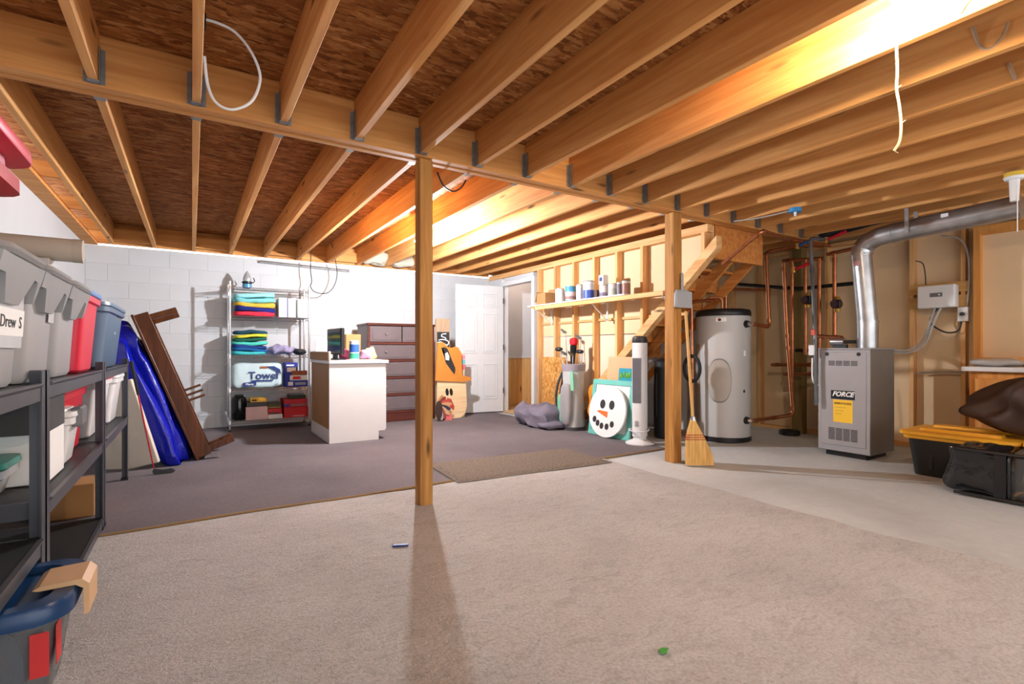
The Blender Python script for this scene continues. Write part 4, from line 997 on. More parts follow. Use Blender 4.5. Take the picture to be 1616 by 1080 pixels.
# leaning frame, board, canvas and snowman
def lean(x, ang): return Matrix.Translation((x, 0, .012)) @ Matrix.Rotation(ang, 4, 'Y')
tanb = new('cardboard_sheet', bx(0, .012, 4.0, 4.58, 0, .93, M=lean(4.17, math.radians(7))), pm('tan_board', (214, 178, 136), .75, var=.03)); tag(tanb, 'plain tan board leaning on the stud wall behind the teal frame', 'board')
cv = T('canvas', 'small teal canvas with green lettering above the teal frame', 'canvas', (4.18, 4.2, .55))
new('canvas', bx(0, .03, 4.07, 4.30, .50, .80, M=lean(4.085, math.radians(7))), pm('teal_canvas', (30, 150, 176), .6), cv, world=True)
for i, (y, z) in enumerate(((4.26, .74), (4.21, .76), (4.16, .745), (4.12, .76))):
    new('painted_stroke', tb(smooth_path([lean(4.083, math.radians(7)) @ Vector((-.002, y+.015, z-.06)), lean(4.083, math.radians(7)) @ Vector((-.002, y, z)), lean(4.083, math.radians(7)) @ Vector((-.002, y-.015, z-.06))]), .007, 6), pm('lime_paint', (130, 200, 60), .6), cv, world=True)
tf = T('teal_frame', 'mint teal wooden frame leaning behind the snowman face', 'frame', (4.08, 4.36, .012))
TEAL = pm('mint_teal_paint', (112, 196, 184), .5, var=.04); ML = lean(4.05, math.radians(8))
for a in ((4.02, 4.70, 0, .06), (4.02, 4.70, .60, .66), (4.02, 4.08, .06, .60), (4.64, 4.70, .06, .60)):
    new('rail', bx(0, .03, a[0], a[1], a[2], a[3], bev=.004, M=ML), TEAL, tf, world=True)
new('white_panel', bx(.012, .022, 4.08, 4.64, .06, .60, M=ML), PAPER, tf, world=True)
sm = T('snowman_face', 'round white snowman face sign with carrot nose against teal frame', 'sign', (4.0, 4.33, .012))
MS = lean(3.98, math.radians(9)); yc, zc, R_ = 4.345, .305, .30
def fdisc(y, z, a, b, x0, x1, mat, name, rot=0, n=28, poly=None):
    new(name, (lambda bm: (bm.transform(MS), bm)[1])(prism(B(), poly or ellipse(y, z, a, b, n, rot), x0, x1, 'yz')), mat, sm, world=True)
SNOW = pm('snow_white_paint', (240, 240, 238), .5, var=.01)
fdisc(yc, zc, R_, R_, 0, .02, SNOW, 'disc', n=48)
COAL = pm('coal_paint', (44, 44, 48), .6)
for y in (.075, -.075): fdisc(yc+y, zc+.075, .042, .052, -.004, 0, COAL, 'eye')
fdisc(0, 0, 0, 0, -.005, 0, pm('carrot_paint', (226, 116, 44), .6), 'nose', poly=[(yc+.16, zc-.015), (yc+.12, zc+.0), (yc-.02, zc-.005), (yc-.02, zc-.075)])
for y, z in ((.185, -.11), (.125, -.15), (.055, -.175), (-.03, -.175), (-.11, -.14)): fdisc(yc+y, zc+z, .03, .036, -.004, 0, COAL, 'mouth_dot')
# tower fan
fx, fy = 4.065, 3.87
fan = T('tower_fan', 'tall white tower fan with grey grille beside the snowman face', 'fan', (fx, fy, .012), math.radians(20))
new('base', loft(B(), [rrect(0, 0, .30, .30, .149, 0, 8), rrect(0, 0, .30, .30, .149, .012, 8), rrect(0, 0, .14, .14, .069, .05, 8), rrect(0, 0, .13, .13, .064, .09, 8)]), WHITEPL, fan, smooth=True)
new('column', loft(B(), [rrect(0, 0, .15, .15, .06, .08, 6), rrect(0, 0, .155, .155, .065, .30, 6), rrect(0, 0, .15, .15, .06, 1.08, 6)]), WHITEPL, fan, smooth=True)
new('top_cap', loft(B(), [rrect(0, 0, .15, .15, .06, 1.08, 6), rrect(0, 0, .155, .155, .06, 1.09, 6), rrect(0, 0, .14, .14, .06, 1.145, 6), rrect(0, 0, .10, .10, .05, 1.155, 6)]), pm('fan_dark', (48, 48, 50), .4), fan, smooth=True)
gr = new('grille', bx(-.082, -.07, -.05, .05, .44, .92, bev=.003), pm('grille_grey', (150, 150, 156), .5), fan)
for k in range(9): new('grille_bar', bx(-.0855, -.082, -.046+k*.0105, -.041+k*.0105, .445, .915), pm('grille_bar', (120, 120, 128), .5), gr)
new('control_window', bx(-.0805, -.078, -.02, .02, .19, .25), pm('grey_window', (150, 150, 152), .4), fan)
new('cord', tb(smooth_path([(.05, -.08, .16), (-.06, -.11, .15), (-.12, 0, .14), (-.06, .10, .15), (.04, .09, .15)]), .006, 6), WHITEPL, fan, smooth=True)
bb_ = T('duffel_bag', 'tall black cylindrical bag standing in the dark under the stairs', 'bag', (4.62, 4.02, 0))
new('body', loft(B(), [circ(0, 0, .10, 0, 20), circ(0, 0, .115, .02, 20), circ(0, 0, .12, .45, 20), circ(0, 0, .11, .88, 20), circ(0, 0, .05, .92, 20)]), pm('black_nylon', (28, 30, 34), .5), bb_, smooth=True)
new('strap', tb(smooth_path([(-.12, 0, .75), (-.15, -.02, .6), (-.15, -.02, .4), (-.12, 0, .25)]), .012, 6), BLACK, bb_, smooth=True)
# ------------------------------------------------------------------ broom and dustpan at the second post
br = T('broom', 'straw corn broom with wooden handle leaning on the post', 'broom', (3.72, 2.87, 0))
STRAW = wood('straw', (190, 140, 72), (232, 188, 116), 'z', knots=False, scale=3)
h0 = Vector((3.715, 2.99, 1.36)); h1 = Vector((3.70, 2.90, .40))
new('handle', tb([h0, h1], .013, 12), wood('broom_handle', (206, 156, 90), (232, 188, 124), 'z', knots=False), br, smooth=True, world=True)
ax = Vector((.845, -.534, 0)); ay = Vector((.534, .845, 0))     # the flat of the brush faces the room
def bring(z, w, d, off): 
    c = Vector((3.70+off*ax.x, 2.90+off*ax.y, z)); return [c+ax*p[0]+ay*p[1] for p in rrect(0, 0, w, d, min(w, d)*.49, 0, 5)]
new('bristles', loft(B(), [bring(.013, .25, .05, .06), bring(.10, .24, .06, .05), bring(.22, .18, .06, .025), bring(.32, .115, .055, .008), bring(.385, .06, .045, 0), bring(.43, .04, .036, 0)]), STRAW, br, smooth=True, world=True)
for z, w, o_ in ((.235, .177, .022), (.255, .165, .018), (.275, .15, .014)):
    new('stitching', loft(B(), [bring(z, w+.006, .066, o_), bring(z+.006, w+.004, .066, o_)]), pm('red_twine', (176, 74, 50), .8), br, smooth=True, world=True)
new('wire_binding', loft(B(), [bring(.40, .05, .046, 0), bring(.435, .042, .04, 0)]), GALV, br, smooth=True, world=True)
dpn = T('dustpan', 'grey plastic dustpan hanging upside down on the post', 'dustpan', (3.70, 3.05, 1.38))
DP = pm('dustpan_grey', (158, 160, 164), .45, var=.03)
new('pan', loft(B(), [rrect(3.735, 3.045, .20, .03, .012, 1.40), rrect(3.735, 3.042, .205, .035, .014, 1.42), rrect(3.735, 3.042, .20, .035, .014, 1.52), rrect(3.735, 3.045, .15, .03, .012, 1.555)]), DP, dpn, smooth=True, world=True)
new('pan_edge', bx(3.63, 3.84, 3.018, 3.026, 1.395, 1.545, bev=.003), DP, dpn, world=True)
new('handle', loft(B(), [rrect(3.735, 3.045, .035, .018, .008, 1.55), rrect(3.735, 3.045, .028, .016, .007, 1.70), rrect(3.735, 3.045, .02, .014, .006, 1.71)]), DP, dpn, smooth=True, world=True)

# ------------------------------------------------------------------ water heater
wx, wy, r = 5.137, 3.616, .292
TANKM = pm('tank_grey_enamel', (186, 184, 182), .38, var=.015)
tank = T('water_heater', 'tall grey cylindrical water heater with black top', 'water heater', (wx, wy, 0))
new('base_ring', lathe(B(), [(r*.98, 0), (r*1.01, .01), (r*1.01, .05), (r*.98, .055)], n=48), BLACK, tank, smooth=True)
new('jacket', lathe(B(), [(r*.985, .055), (r, .06), (r, 1.39), (r*.985, 1.395)], n=48), TANKM, tank, smooth=True)
new('top_cap', lathe(B(), [(r*1.0, 1.395), (r*1.01, 1.40), (r*1.01, 1.44), (r*.96, 1.465), (r*.8, 1.475)], n=48), BLACK, tank, smooth=True)
dirv = Vector((-wx, -wy, 0)).normalized(); dirr = Vector((-dirv.y, dirv.x, 0))
def onface(a, z, out=0): # point on the jacket at angle a (rad) from the side that faces the room
    d = dirv*math.cos(a)+dirr*math.sin(a); return Vector((wx, wy, z))+d*(r+out), d
def patch(name, a0, a1, z0, z1, mat, out=.004, th=.006, par=None, n=10, rnd=0):
    bm = B(); rows = []
    for k in range(n+1):
        a = a0+(a1-a0)*k/n; u = abs(2*k/n-1)
        zz0, zz1 = (z0, z1)
        if rnd:
            h = (z1-z0)/2*math.sqrt(max(0, 1-u**2.6)); zm = (z0+z1)/2; zz0, zz1 = zm-h-.002, zm+h+.002
        rows.append([onface(a, zz0, -th)[0], onface(a, zz1, -th)[0], onface(a, zz1, out)[0], onface(a, zz0, out)[0]])
    loft(bm, rows); return new(name, bm, mat, par or tank, smooth=True, world=True)
patch('cover_rim', -.55, .30, .44, .92, pm('cover_rim', (120, 116, 110), .5), .004, rnd=1, n=32)
acc = patch('access_cover', -.52, .27, .455, .905, pm('cover_beige', (172, 164, 154), .4, var=.02), .02, rnd=1, n=32)
patch('badge', -.25, .12, 1.325, 1.37, PAPER, .002)
patch('badge_emblem', -.18, -.06, 1.333, 1.362, pm('emblem_red', (110, 40, 40), .5), .003, rnd=1)
patch('rating_label', .80, .90, .95, 1.01, PAPER, .002)
patch('thermostat_slot', .78, .86, .55, .58, BLACK, .002)
patch('info_label', -1.30, -.95, .20, 1.08, pm('grey_label', (150, 140, 126), .5), .002)
def fit(px, X): return at(px[0], px[1], X=X)
def pipe(name, label, pts, r=.018, mat=COPPER, cat='pipe', fr=.05, joints=True):
    P = [Vector(p) for p in pts]; t = T(name, label, cat, P[0])
    r = r*1.35 if mat is COPPER else r; f = fillet(P, fr)
    new('run', tb(f, r, 10), mat, t, smooth=True, world=True)
    if joints:
        for p, q in zip(P, P[1:]):
            L = (q-p).length
            if L > .25:
                d = (q-p)/L
                for s in (fr+.02, L-fr-.02): new('coupling', tb([p+d*(s-.02), p+d*(s+.02)], r*1.25, 10), mat, t, smooth=True, world=True)
    return t
o1, d1 = onface(.93, 1.30); o2, d2 = onface(.93, .245)
for o_, d_ in ((o1, d1), (o2, d2)):
    new('port', tb([o_-d_*.01, o_+d_*.03], [.045, .035], 14), BLACK, tank, smooth=True, world=True); new('fitting', tb([o_+d_*.03, o_+d_*.08], [.024, .022], 10), CHROME, tank, smooth=True, world=True)
XP = 6.0
pipe('copper_pipe', 'copper pipe from the upper tank port rising to the ceiling', [o1+d1*.06, fit((1214, 516), 5.55), fit((1209, 398), 5.55), fit((1268, 386), 6.05), fit((1300, 389), 6.1)], .015)
pipe('copper_pipe', 'copper pipe from the lower tank port up the corner post', [o2+d2*.06, fit((1225, 659), 5.7), fit((1252, 655), 5.85), fit((1243, 540), 5.85), fit((1237, 415), 5.85)], .015)
pipe('copper_pipe', 'thin copper pipe down the left side of the water heater', [fit((1127, 474), 4.75), fit((1091, 476), 4.70), fit((1092, 560), 4.70), Vector((fit((1093, 600), 4.70).x, fit((1093, 600), 4.70).y, .02))], .013)
pipe('copper_pipe', 'slanted copper pipe crossing under the stair underside', [fit((1140, 417), 4.40), fit((1203, 364), 4.40), fit((1245, 378), 5.5), fit((1310, 388), 6.0)], .013)
pipe('copper_pipe', 'copper pipe stub rising from the tank top', [Vector((wx+.08, wy+.02, 1.47)), Vector((wx+.08, wy+.02, 1.72)), Vector((5.9, wy-.1, 1.74))], .012)
pipe('copper_pipe', 'short copper pipe on the tank top with a relief valve', [Vector((wx-.10, wy-.06, 1.465)), Vector((wx-.10, wy-.06, 1.60)), Vector((wx-.22, wy+.02, 1.60))], .011)
for u, v0, v1, lab in ((1250, 412, 655, 'first vertical copper pipe right of the heater'), (1271, 410, 560, 'vertical copper pipe behind the grey gas pipe'), (1293, 408, 572, 'vertical copper pipe behind the left furnace corner'), (1317, 400, 560, 'vertical copper pipe left of the flue with a pump')):
    pipe('copper_pipe', lab, [fit((u, v1), XP), fit((u, v0), XP)], .015)
pipe('copper_pipe', 'upper horizontal copper header beneath the joists', [fit((1235, 412), 5.98), fit((1300, 408), 6.05)], .015)
pipe('copper_pipe', 'horizontal copper header running to the flue', [fit((1305, 402), XP), fit((1420, 376), XP)], .015)
pipe('copper_pipe', 'short upper branch pipe ending by the wall stud', [fit((1218, 576), 6.1), fit((1288, 576), XP+.03)], .016)
pipe('copper_pipe', 'short lower branch pipe ending by the wall stud', [fit((1237, 591), 6.1), fit((1288, 590), XP+.03)], .014)
pipe('copper_pipe', 'copper pipe linking the pump to the furnace top', [fit((1292, 531), 5.75), fit((1330, 533), 5.6), fit((1334, 545), 5.5)], .015)
pipe('insulated_pipe', 'black insulated pipe running along the wall behind the copper', [fit((1150, 448), 6.12), fit((1260, 456), 6.12), fit((1362, 446), 6.12)], .022, RUB, joints=False)
pipe('insulated_pipe', 'short black insulated pipe behind the furnace corner', [fit((1256, 553), 6.19), fit((1292, 553), 6.19)], .02, RUB, joints=False)
IRON = pm('grey_iron', (98, 100, 104), .4, .5, var=.1)
gp_ = pipe('gas_pipe', 'grey iron gas pipe dropping from the ceiling to the furnace', [fit((1302, 378), 5.5), fit((1279, 376), 5.3), fit((1281, 420), 5.3), fit((1286, 530), 5.14), fit((1288, 640), 5.14)], .016, IRON, fr=.03)
new('gas_cock', bx(-.02, .02, -.02, .02, -.03, .03, bev=.005, M=Matrix.Translation(fit((1284, 525), 5.14))), pm('red_cock', (190, 60, 40), .4), gp_, world=True)
new('shutoff_switch', bx(-.015, .015, -.025, .025, -.05, .05, bev=.004, M=Matrix.Translation(fit((1281, 553), 5.12))), WHITEPL, gp_, world=True)
new('flex_tube', tb(smooth_path([fit((1282, 565), 5.13), fit((1282, 595), 5.13), fit((1286, 606), 5.15), fit((1293, 609), 5.17)]), .008, 8), WHITEPL, gp_, smooth=True, world=True)
for (u, v, X, lab) in ((1273, 474, 5.93, 'dark red circulator pump on the copper pipe left of the gas pipe'), (1319, 480, 5.93, 'dark red circulator pump between the furnace and the flue')):
    c = fit((u, v), X); t = T('circulator_pump', lab, 'pump', c)
    new('volute', tb([c+Vector((-.02, 0, 0)), c+Vector((.05, 0, 0))], .05, 16), pm('pump_red', (96, 30, 34), .4), t, smooth=True, world=True)
    new('motor', tb([c+Vector((-.02, -.01, 0)), c+Vector((-.11, -.03, 0))], [.042, .036], 16), pm('pump_dark', (52, 30, 44), .4), t, smooth=True, world=True)
    for s in (-1, 1): new('flange', tb([c+Vector((.03, 0, s*.05)), c+Vector((.03, 0, s*.085))], [.034, .026], 12), BRASS, t, smooth=True, world=True)
    new('wiring_box', bx(c.x-.08, c.x-.03, c.y-.075, c.y-.04, c.z-.04, c.z+.04, bev=.004), BLACK, t, world=True)
for (u, v, lab) in ((1267, 420, 'red valve handle under the joists by the corner'), (1320, 372, 'long red valve handle beneath the black drain pipe'), (1273, 382, 'blue valve tag beside the grey gas pipe')):
    c = fit((u, v), 5.6); cc = pm('blue_handle', (40, 90, 160), .4) if 'blue' in lab else pm('red_handle', (206, 30, 52), .4)
    t = T('ball_valve', lab, 'valve', c)
    new('lever', tb([c+Vector((0, .10, -.03)), c+Vector((0, -.09, .025))], [.014, .018], 10), cc, t, smooth=True, world=True); new('valve_body', tb([c+Vector((0, .10, -.06)), c+Vector((0, .10, .0))], .02, 10), BRASS, t, smooth=True, world=True)
pipe('drain_pipe', 'glossy black drain pipe slung under the joists', [fit((1296, 372), 5.75), fit((1405, 342), 5.75), fit((1470, 325), 5.75)], .045, pm('abs_black', (34, 34, 38), .18), joints=False)
pd = lathe(B(), [(.10, 0), (.115, .01), (.115, .05), (.09, .06)], n=24); o = new('floor_drain_cover', pd, RUB, smooth=True); o.location = (6.05, 3.36, 0); tag(o, 'low black round cap on the concrete beside the corner post', 'drain cap')
hc = T('hose_coil', 'coil of black hose hanging beside the water heater', 'hose', fit((1090, 600), 4.45))
for k in range(3):
    c = fit((1092, 582), 4.5+.03*k); bm = B(); tube(bm, [c+Vector((0, .10*math.cos(a*PI/12), .135*math.sin(a*PI/12))) for a in range(25)], .018, 8, cap=False); new('loop', bm, RUB, hc, smooth=True, world=True)
new('hook', tb([fit((1092, 582), 4.53)+Vector((0, 0, .13)), fit((1092, 582), 4.53)+Vector((0, .02, .42))], .004, 6), GALV, hc, world=True)

# ------------------------------------------------------------------ furnace, flue
fu = T('furnace', 'grey steel furnace with yellow energy label and vents', 'furnace', (5.45, 2.38, 0))
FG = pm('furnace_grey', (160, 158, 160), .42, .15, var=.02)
X0, X1, Y0, Y1 = 5.20, 5.70, 2.155, 2.605
new('feet', bx(X0+.05, X1-.05, Y0+.05, Y1-.05, 0, .05), BLACK, fu, world=True)
new('casing', bx(X0+.01, X1, Y0, Y1, .05, 1.02, bev=.004), pm('furnace_side_shaded', (128, 122, 116), .45, .15, var=.03), fu, world=True)  # casing darker than the front: shade of the side put into the colour
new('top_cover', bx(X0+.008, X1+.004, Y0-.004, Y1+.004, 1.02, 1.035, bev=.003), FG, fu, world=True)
fp = new('front_panel', bx(X0, X0+.01, Y0, Y1, .055, 1.018, bev=.003), FG, fu, world=True)
new('inner_panel', bx(X0-.006, X0, Y0+.03, Y1-.03, .11, .995, bev=.003), FG, fp, world=True)
def F(fy, fz): return Y1-(Y1-Y0)*fy, .05+.97*fz      # fraction from the left / from the bottom
def slots(name, fy0, fy1, fz0, fz1, rows, slant=0):
    bm = B()
    for c in range(4):
        a = fy0+(fy1-fy0)*(c/4); b_ = fy0+(fy1-fy0)*((c+.86)/4)
        for rr in range(rows):
            z = fz0+(fz1-fz0)*rr/rows; ya_, za = F(a, z); yb_, zb = F(b_, z+(fz1-fz0)/rows*.55)
            box(bm, X0-.0075, X0-.0055, yb_, ya_, za, zb)
    return new(name, bm, BLACK, fp, world=True)
slots('vent_slots', .22, .80, .845, .895, 4); slots('vent_slots', .22, .80, .115, .235, 9)
for fy in (.19, .80):
    y, z = F(fy, .955); new('finger_hole', tb([(X0-.008, y, z), (X0-.004, y, z)], .018, 16), BLACK, fp, world=True)
ya_, za = F(.73, .515); yb_, zb = F(.27, .60)
new('name_plate', bx(X0-.008, X0-.0055, ya_, yb_, za, zb), pm('plate_black', (20, 22, 28), .4), fp, world=True)
txt('plate_lettering', 'FORCE', .062, PAPER, fp, face_mx(X0-.009, (ya_+yb_)/2, (za+zb)/2+.006), bold=.002, shear=.35, sx=.95)
ya_, za = F(.69, .29); yb_, zb = F(.315, .51)
new('energy_label', bx(X0-.0075, X0-.0055, ya_, yb_, za, zb), pm('energy_yellow', (246, 196, 52), .6, var=.02), fp, world=True)
txt('label_lettering', 'ENERGYGUIDE', .026, pm('label_ink', (50, 42, 20), .7), fp, face_mx(X0-.008, (ya_+yb_)/2, zb-.035), bold=.0006, sx=.85)
for k in range(3): new('label_line', bx(X0-.0082, X0-.0074, yb_-.11+.02*k, yb_-.02, zb-.075-.03*k, zb-.071-.03*k), pm('label_ink2', (176, 140, 50), .7), fp, world=True)
fb = fit((1369, 545), 5.45); fb.z = 1.036
FR = .085
fl = T('flue_pipe', 'galvanised flue pipe rising from the furnace and running to the right', 'flue', fb)
e1 = Vector((fb.x-.03, fb.y+.04, 1.93)); e2 = fit((1410, 368), 5.42); e3 = fit((1612, 325), 5.42)
new('pipe_section', tb([fb, fb+Vector((0, 0, .26))], FR*1.03, 28), GALV, fl, smooth=True, world=True)
new('pipe_section', tb([fb+Vector((0, 0, .24)), e1], FR, 28), GALV, fl, smooth=True, world=True)
bend = [e1]+[Vector((e1.x, e1.y, e1.z))*(1-t)**2+Vector((e1.x, e1.y, e2.z-.01))*2*t*(1-t)+e2*t*t for t in (.25, .5, .75, 1)]
for a, b_ in zip(bend, bend[1:]):
    d = (b_-a).normalized(); new('elbow_gore', tb([a-d*.008, b_+d*.008], FR*1.01, 28), GALV, fl, smooth=True, world=True)
new('pipe_section', tb([e2, e3], [FR*1.04, FR*1.04], 28), GALV, fl, smooth=True, world=True)
for p, d in ((e2, (e3-e2).normalized()), (fb+Vector((0, 0, .25)), Vector((0, 0, 1))), (e1, Vector((0, 0, 1)))): new('seam_ring', tb([p-d*.008, p+d*.008], FR*1.09, 28), GALV, fl, smooth=True, world=True)
sp_ = e2.lerp(e3, .16); new('hanger_strap', bx(sp_.x-.10, sp_.x-.095, sp_.y-.015, sp_.y+.015, sp_.z-.05, ZJ), GALV, fl, world=True); new('hanger_strap', bx(sp_.x+.095, sp_.x+.10, sp_.y-.015, sp_.y+.015, sp_.z-.05, ZJ), GALV, fl, world=True)
new('tape_patch', bx(-.001, .001, -.025, .025, -.025, .025, M=Matrix.Translation(e2.lerp(e3, .47)+Vector((-FR*.98, 0, .03)))), WHITEPL, fl, world=True)
new('red_sticker', bx(-.001, .001, -.03, .03, -.025, .025, M=Matrix.Translation(e1+Vector((-FR*1.02, 0, -.09)))), pm('faded_red', (170, 120, 116), .5), fl, world=True)
dm = T('flue_damper', 'small chrome damper motor on the furnace top beside the flue', 'motor', fb+Vector((0, .14, 0)))
new('motor', tb([fb+Vector((-.04, .30, .06)), fb+Vector((-.04, .18, .06))], .04, 16), CHROME, dm, smooth=True, world=True); new('shaft', tb([fb+Vector((-.04, .19, .06)), fb+Vector((0, .06, .06))], .018, 10), DARK, dm, smooth=True, world=True)
new('motor_bracket', bx(fb.x-.06, fb.x-.02, fb.y+.16, fb.y+.28, 1.036, fb.z+.03), BLACK, dm, world=True)

# ------------------------------------------------------------------ wall control box on plywood, cables, outlet
PLY = wood('plywood_strip', (196, 146, 84), (220, 176, 112), 'y', knots=False)
cbk = T('control_box', 'white electrical control box on plywood strips between studs', 'control box', fit((1478, 470), 6.28))
for v0, v1 in ((447, 463), (468, 486)):
    a, b_ = fit((1434, v0), 6.33), fit((1528, v1), 6.33)
    new('plywood_strip', bx(6.33, 6.349, b_.y, a.y, at(1480, v1, X=6.33).z, at(1480, v0, X=6.33).z), PLY, cbk, world=True)
a, b_ = fit((1447, 451), 6.22), fit((1507, 487), 6.22); zt, zb = at(1477, 450, X=6.22).z, at(1477, 486, X=6.22).z
new('case', bx(6.22, 6.33, b_.y, a.y, zb, zt, bev=.012, seg=2), WHITEPL, cbk, world=True)
ym = (a.y+b_.y)/2; zm = (zt+zb)/2
new('display', bx(6.217, 6.221, ym-.055, ym+.045, zm-.005, zm+.035), pm('grey_display', (110, 112, 116), .3), cbk, world=True)
new('indicator', tb([(6.215, ym-.03, zm+.015), (6.218, ym-.03, zm+.015)], .008, 10), PAPER, cbk, world=True)
CABLE = pm('black_cable', (40, 40, 44), .5); GCAB = pm('grey_cable', (170, 168, 164), .5)
def cable(label, pts, r=.006, mat=CABLE, name='cable'):
    o = new(name, tb(smooth_path(pts), r, 8), mat, smooth=True); tag(o, label, 'cable'); return o
cable('grey cable sweeping from the control box down to the furnace', [Vector((6.26, ym+.02, zb)), fit((1468, 510), 6.22), fit((1455, 540), 6.2), fit((1432, 553), 6.1), fit((1408, 553), 5.72)], .012, GCAB)
cable('second grey cable beside it from the control box to the furnace', [Vector((6.26, ym-.03, zb)), fit((1473, 512), 6.2), fit((1460, 542), 6.18), fit((1436, 557), 6.08), fit((1409, 556), 5.72)], .009, GCAB)
cable('black cable looping from the control box to the outlet', [Vector((6.27, ym, zb)), fit((1468, 508), 6.25), fit((1490, 524), 6.27), fit((1512, 522), 6.3), fit((1518, 502), 6.32)], .008)
ol = T('outlet_box', 'white electrical outlet box screwed to the stud', 'outlet', fit((1520, 496), 6.33))
a, b_ = fit((1511, 485), 6.31), fit((1528, 507), 6.31)
new('plate', bx(6.305, 6.349, b_.y, a.y, b_.z, a.z, bev=.004), WHITEPL, ol, world=True); new('plug', tb([(6.28, (a.y+b_.y)/2, (a.z+b_.z)/2), (6.305, (a.y+b_.y)/2, (a.z+b_.z)/2)], .018, 12), BLACK, ol, smooth=True, world=True)
cable('grey cable arching along the stud above the outlet box', [fit((1485, 372), 6.3), fit((1515, 378), 6.3), fit((1528, 405), 6.31), fit((1529, 450), 6.31), fit((1526, 482), 6.32)], .008, GCAB)
cable('grey horizontal conduit behind the black tote', [fit((1447, 589), 6.34), fit((1490, 587), 6.34), fit((1521, 588), 6.34)], .009, GCAB)
cable('thin dark wire tangle above the control box', [fit((1445, 412), 6.33), fit((1456, 416), 6.33), fit((1460, 432), 6.33), fit((1461, 450), 6.33)], .005)
# framed opening at the right
fr_ = T('wood_frame', 'orange wooden frame around a tan panel at the right edge', 'frame', (6.3, 1.45, .9))
OW = wood('orange_pine', (206, 136, 66), (232, 168, 94), 'z', var=.03)
ya_, yb_ = fit((1537, 500), 6.28).y, fit((1625, 500), 6.28).y; zb = at(1580, 565, X=6.28).z
new('stile', bx(6.26, 6.349, ya_-.05, ya_, 0, 2.18), OW, fr_, world=True); new('stile', bx(6.26, 6.349, yb_-.30, yb_-.25, 0, 2.18), OW, fr_, world=True)
new('rail', bx(6.26, 6.349, yb_-.25, ya_-.05, zb-.05, zb), OW, fr_, world=True); new('rail', bx(6.26, 6.349, yb_-.25, ya_-.05, 2.10, 2.18), OW, fr_, world=True)
new('inset_panel', bx(6.335, 6.349, yb_-.25, ya_-.05, zb, 2.10), TAN, fr_, world=True)
sk = T('vanity_cabinet', 'small wooden vanity with white sink top under the wooden frame', 'cabinet', (6.0, 1.3, 0))
sz = .87; y1_ = fit((1531, 580), 5.98).y
new('sink_top', bx(5.75, 6.25, .85, y1_, sz-.04, sz, bev=.008, seg=2), WHITEPL, sk, world=True)
new('cabinet_body', bx(5.82, 6.25, .90, y1_-.04, .0, sz-.041), OW, sk, world=True)
new('cabinet_door', bx(5.80, 5.82, .94, y1_-.08, .12, sz-.10, bev=.004), OW, sk, world=True)
o = new('plastic_package', blob(B(), (6.05, y1_-.16, sz+.035), (.12, .17, .035), 3, .012, 9, 3, 32, 14, flat=.97), pm('grey_clear_wrap', (176, 172, 168), .25), smooth=True, angle=80); tag(o, 'small grey plastic-wrapped package on the white sink top', 'package')

# ------------------------------------------------------------------ totes, cover and clear bag at the right edge
BT = pm('tough_black_plastic', (32, 33, 34), .45, var=.06); YL = pm('amber_plastic', (238, 172, 46), .42, var=.04)
def amber(y0, y1, label):
    x0, x1, z1 = 4.98, 5.46, .345; cx, cy, w, d = (x0+x1)/2, (y0+y1)/2, x1-x0, y1-y0
    t = T('storage_tote', label, 'storage bin', (cx, cy, 0), group='black totes with amber lids')
    new('body', loft(B(), [rrect(cx, cy, w*.86, d*.88, .04, 0), rrect(cx, cy, w*.88, d*.90, .05, .015), rrect(cx, cy, w, d, .05, z1-.04)]), BT, t, smooth=True, world=True)
    for k in range(3):
        y = y0+d*(.25+.25*k); new('rib', bx(x0+.012, x0+.03, y-.012, y+.012, .06, z1-.06, M=None), BT, t, world=True)
    l = new('lid', loft(B(), [rrect(cx, cy, w+.05, d+.05, .06, z1-.045), rrect(cx, cy, w+.06, d+.06, .06, z1-.02), rrect(cx, cy, w+.10, d+.10, .07, z1-.012), rrect(cx, cy, w+.10, d+.10, .07, z1+.012), rrect(cx, cy, w+.02, d+.02, .06, z1+.018)]), YL, t, smooth=True, world=True)
    for sx in (-1, 1):
        new('lid_ridge', loft(B(), [rrect(cx+sx*w*.28, cy, w*.30, d*.80, .03, z1+.015), rrect(cx+sx*w*.28, cy, w*.26, d*.76, .03, z1+.04)]), YL, l, smooth=True, world=True)
    return t
amber(1.16, 1.80, 'black tote with an amber yellow lid on the concrete by the furnace')
amber(.42, 1.06, 'black tote behind the clear bag, mostly under the brown cover')
cv_ = T('fabric_cover', 'dark brown fabric cover heaped over the yellow-lidded totes', 'cover', (5.3, .9, .40))
bm = B(); rings = []
nu, nv = 72, 34
for i in range(nv+1):
    la = -PI/2+PI*i/nv; ring = []
    for j in range(nu):
        lo = 2*PI*j/nu
        q = Vector((math.copysign(abs(math.cos(la))**.75, 1)*math.cos(lo), math.copysign(abs(math.cos(la))**.75, 1)*math.sin(lo), math.sin(la)))
        fold = .06*math.sin(lo*7+3*q.z)*abs(math.cos(la))+.03*math.sin(lo*13-4*q.z)*abs(math.cos(la))
        w_ = Vector((q.x*(.36+fold), q.y*(.60+fold), q.z*.29))
        w_.z -= max(0, q.y)*.10*(1+q.z); w_.z += max(0, -q.y)*.16*(q.z+.6)
        w_ += noise.noise_vector(w_*4)*.04
        p = Vector((5.26, .86, .64))+w_; p.z = max(p.z, .392)
        ring.append(p)
    rings.append(ring)
loft(bm, rings)
new('cloth', bm, pm('dark_brown_fabric', (64, 46, 38), .6, var=.12, nscale=6), cv_, smooth=True, world=True, angle=80)
